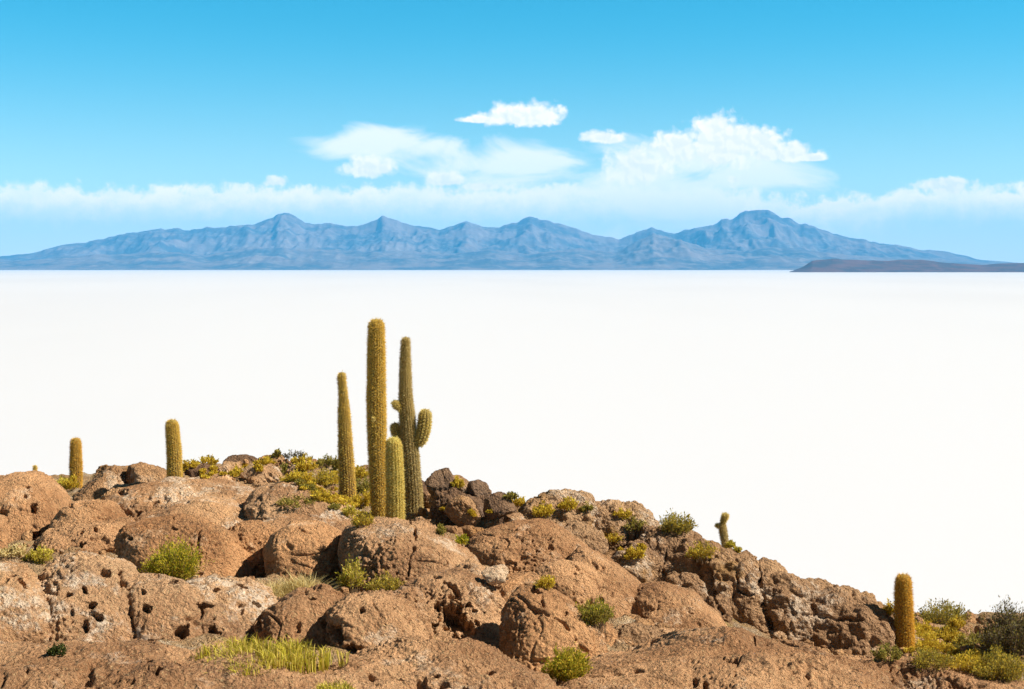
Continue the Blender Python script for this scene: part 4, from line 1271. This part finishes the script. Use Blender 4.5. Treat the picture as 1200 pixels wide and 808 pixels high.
shrub('yellow_shrub', 'widest yellow shrub left of the slim brown cactus', 'shrub', 380, 572, 40, 26, 'yellow', D=41, leaf=(2.4, 1.2), second=('olive', .3))
small('olive shrub on the skyline left of the slim brown cactus', 382, 546, 24, 10, 'olive', D=46)
small('upright olive shrub touching the slim brown cactus', 394, 552, 8, 16, 'olive', D=44)
small('yellow-green moss strip on the grey crusted slope', 350, 592, 44, 8, 'olive', D=38)
small('yellow shrub left of the slim cactus, low on the slope', 378, 586, 22, 10, 'yellow', D=39.5)
small('yellow-green shrub at the foot of the slim brown cactus', 408, 606, 18, 14, 'grass', D=36)
shrub('yellow_shrub', 'yellow shrub between the slim cactus and the tallest cactus, lowest one', 'shrub', 425, 618, 30, 24, 'yellow', D=35.2, leaf=(2.4, 1.2), second=('olive', .3))
small('yellow shrub between the slim and the tallest cactus, middle one', 426, 595, 26, 20, 'yellow', D=38)
small('brownish shrub between the slim and the tallest cactus', 424, 578, 22, 18, 'olive', D=40)
small('yellow shrub between the slim and the tallest cactus, upper one', 420, 562, 20, 16, 'yellow', D=42)
small('yellow cushion on the dark pile beside the cactus', 535, 572, 14, 12, 'yellow', D=36.5)
small('dull green growth between boulder and dark pile', 542, 640, 16, 12, 'green', D=Dof(542, 645))
small('pale sprig at the foot of the dark blocky rock mass', 516, 628, 10, 12, 'olive', D=32)
small('yellow shrub at the right end of the dark pile', 604, 594, 22, 12, 'yellow', D=38.5)
small('yellow shrub near the skyline above the right end of the pile', 598, 586, 14, 8, 'olive', D=40)
small('yellow shrub at the left foot of the flat-topped dome', 636, 606, 24, 16, 'yellow', D=36)
small('yellow shrub on the face of the flat-topped dome', 666, 598, 20, 14, 'yellow', D=36.6)
small('yellow tuft right of the shrub on the flat-topped dome', 688, 600, 14, 9, 'olive', D=37)
small('yellow shrub on the craggy shoulder', 730, 608, 20, 12, 'yellow', D=36.5)
small('flat yellow shrub in the dip before the ridge', 746, 622, 26, 14, 'olive', D=36.5)
small('yellow shrub below the dip before the ridge', 714, 636, 24, 12, 'yellow', D=34.6)
small('bright yellow tuft among the knobbly rocks', 744, 656, 20, 14, 'yellow', D=33.2)
shrub('round_bush', 'round olive bush on the skyline left of the small branching cactus', 'bush', 792, 626, 50, 30, 'olive', D=39, leaf=(2.6, 1.2), second=('yellow', .35))
shrub('yellow_shrub', 'flat yellow shrub on the ridge just below the small cactus', 'shrub', 824, 654, 44, 20, 'yellow', D=36.6, leaf=(2.4, 1.2), second=('olive', .4))
small('little round yellow plant right of the small cactus', 856, 643, 9, 8, 'grass', D=40)
small('second little yellow plant down the ridge from the small cactus', 864, 648, 8, 6, 'grass', D=40)
small('yellow shrub behind the end of the long ridge', 1042, 722, 22, 16, 'yellow', D=40)
small('yellow shrub left of the orange cactus base', 1040, 774, 28, 18, 'olive', D=32)
shrub('round_bush', 'wide olive bush on the skyline right of the orange cactus', 'bush', 1104, 732, 72, 30, 'olive', D=46, leaf=(2.4, 1.2), second=('yellow', .2))
small('yellow shrub touching the right side of the orange cactus', 1078, 746, 24, 20, 'yellow', D=40)
small('yellow shrub under the wide olive bush', 1092, 764, 34, 16, 'yellow', D=36)
small('yellow cushion in the middle of the right hollow', 1112, 752, 30, 14, 'yellow', D=39)
small('small yellow tuft right of the yellow cushion', 1122, 738, 18, 14, 'yellow', D=42.5)
small('yellow tuft on the stones low in the right hollow', 1116, 768, 20, 9, 'yellow', D=34.5)
small('olive shrub in front of the grey bush', 1140, 762, 34, 20, 'olive', D=37)
shrub('grey_bush', 'dark grey twiggy bush at the right picture edge', 'bush', 1184, 772, 84, 74, 'grey', D=36, leaf=(3.0, 1.0), second=('olive', .3))
shrub('yellow_shrub', 'yellow-olive brush in front of the grey bush at the lower right', 'shrub', 1172, 796, 76, 34, 'olive', D=25, leaf=(2.8, 1.1), second=('yellow', .5))
shrub('yellow_shrub', 'dry yellow brush right of the orange cactus foot', 'shrub', 1092, 782, 60, 22, 'olive', D=30, leaf=(2.6, 1.1), second=('yellow', .5))
small('low dry brush in the lower right between cactus and brush', 1132, 786, 44, 18, 'yellow', D=28)


# ------------------------------------------------------------------ ground-cover scrub nobody could count
def scrub(label, regions, style, seed):
    r = np.random.default_rng(seed)
    Vs = []
    for (pts, cnt, rmin, rmax) in regions:
        pts = np.array(pts, dtype=float)
        for _ in range(cnt):
            w = r.dirichlet(np.ones(len(pts)) * .8)
            px, py = (w[:, None] * pts).sum(0)
            D = surface(px, py, 0)
            if D < 26: continue
            b = at(px, py, D)
            R_ = r.uniform(rmin, rmax) * D / F
            n = 240
            dr = r.normal(size=(n, 3)); dr[:, 2] = np.abs(dr[:, 2]) * .9; dr /= np.linalg.norm(dr, axis=1)[:, None]
            pos = b + dr * R_ * r.uniform(.45, 1.05, (n, 1)) * [1, 1, .75] * (0.8 + .35 * vnoise(dr * 2.2 + r.random(3) * 50, 2))[:, None]
            d2 = dr + r.normal(size=(n, 3)) * .6; d2 /= np.linalg.norm(d2, axis=1)[:, None]
            side = np.cross(d2, r.normal(size=(n, 3))); side /= np.linalg.norm(side, axis=1)[:, None]
            ll = 2.4 * D / F * r.uniform(.5, 1.3, (n, 1)); ww = .75 * D / F
            Vs.append(np.stack([pos, pos + d2 * ll * .5 + side * ww, pos + d2 * ll, pos + d2 * ll * .5 - side * ww], 1).reshape(-1, 3))
    V_ = np.concatenate(Vs)
    o = make_mesh('scrub', V_, np.arange(len(V_)).reshape(-1, 4), LEAF[style], smooth=False)
    tag(o, label, 'scrub', kind='stuff')


scrub('yellow scrub scattered over the crest and the right hollow', [
    ([(318, 545), (440, 556), (440, 618), (395, 600), (330, 560)], 36, 3, 9),
    ([(205, 552), (320, 545), (300, 560), (230, 562)], 14, 3, 6),
    ([(1040, 720), (1200, 736), (1210, 790), (1070, 785), (1050, 760)], 48, 3, 9),
    ([(500, 590), (600, 604), (540, 606)], 4, 3, 5),
    ([(690, 636), (760, 634), (745, 660)], 6, 3, 5)], 'yellow', 3)
scrub('dull olive scrub mixed into the yellow growth', [
    ([(318, 545), (440, 556), (440, 618), (395, 600), (330, 560)], 20, 3, 8),
    ([(1040, 720), (1200, 736), (1210, 790), (1070, 785), (1050, 760)], 46, 4, 9),
    ([(0, 645), (60, 650), (40, 665)], 6, 3, 6)], 'olive', 4)
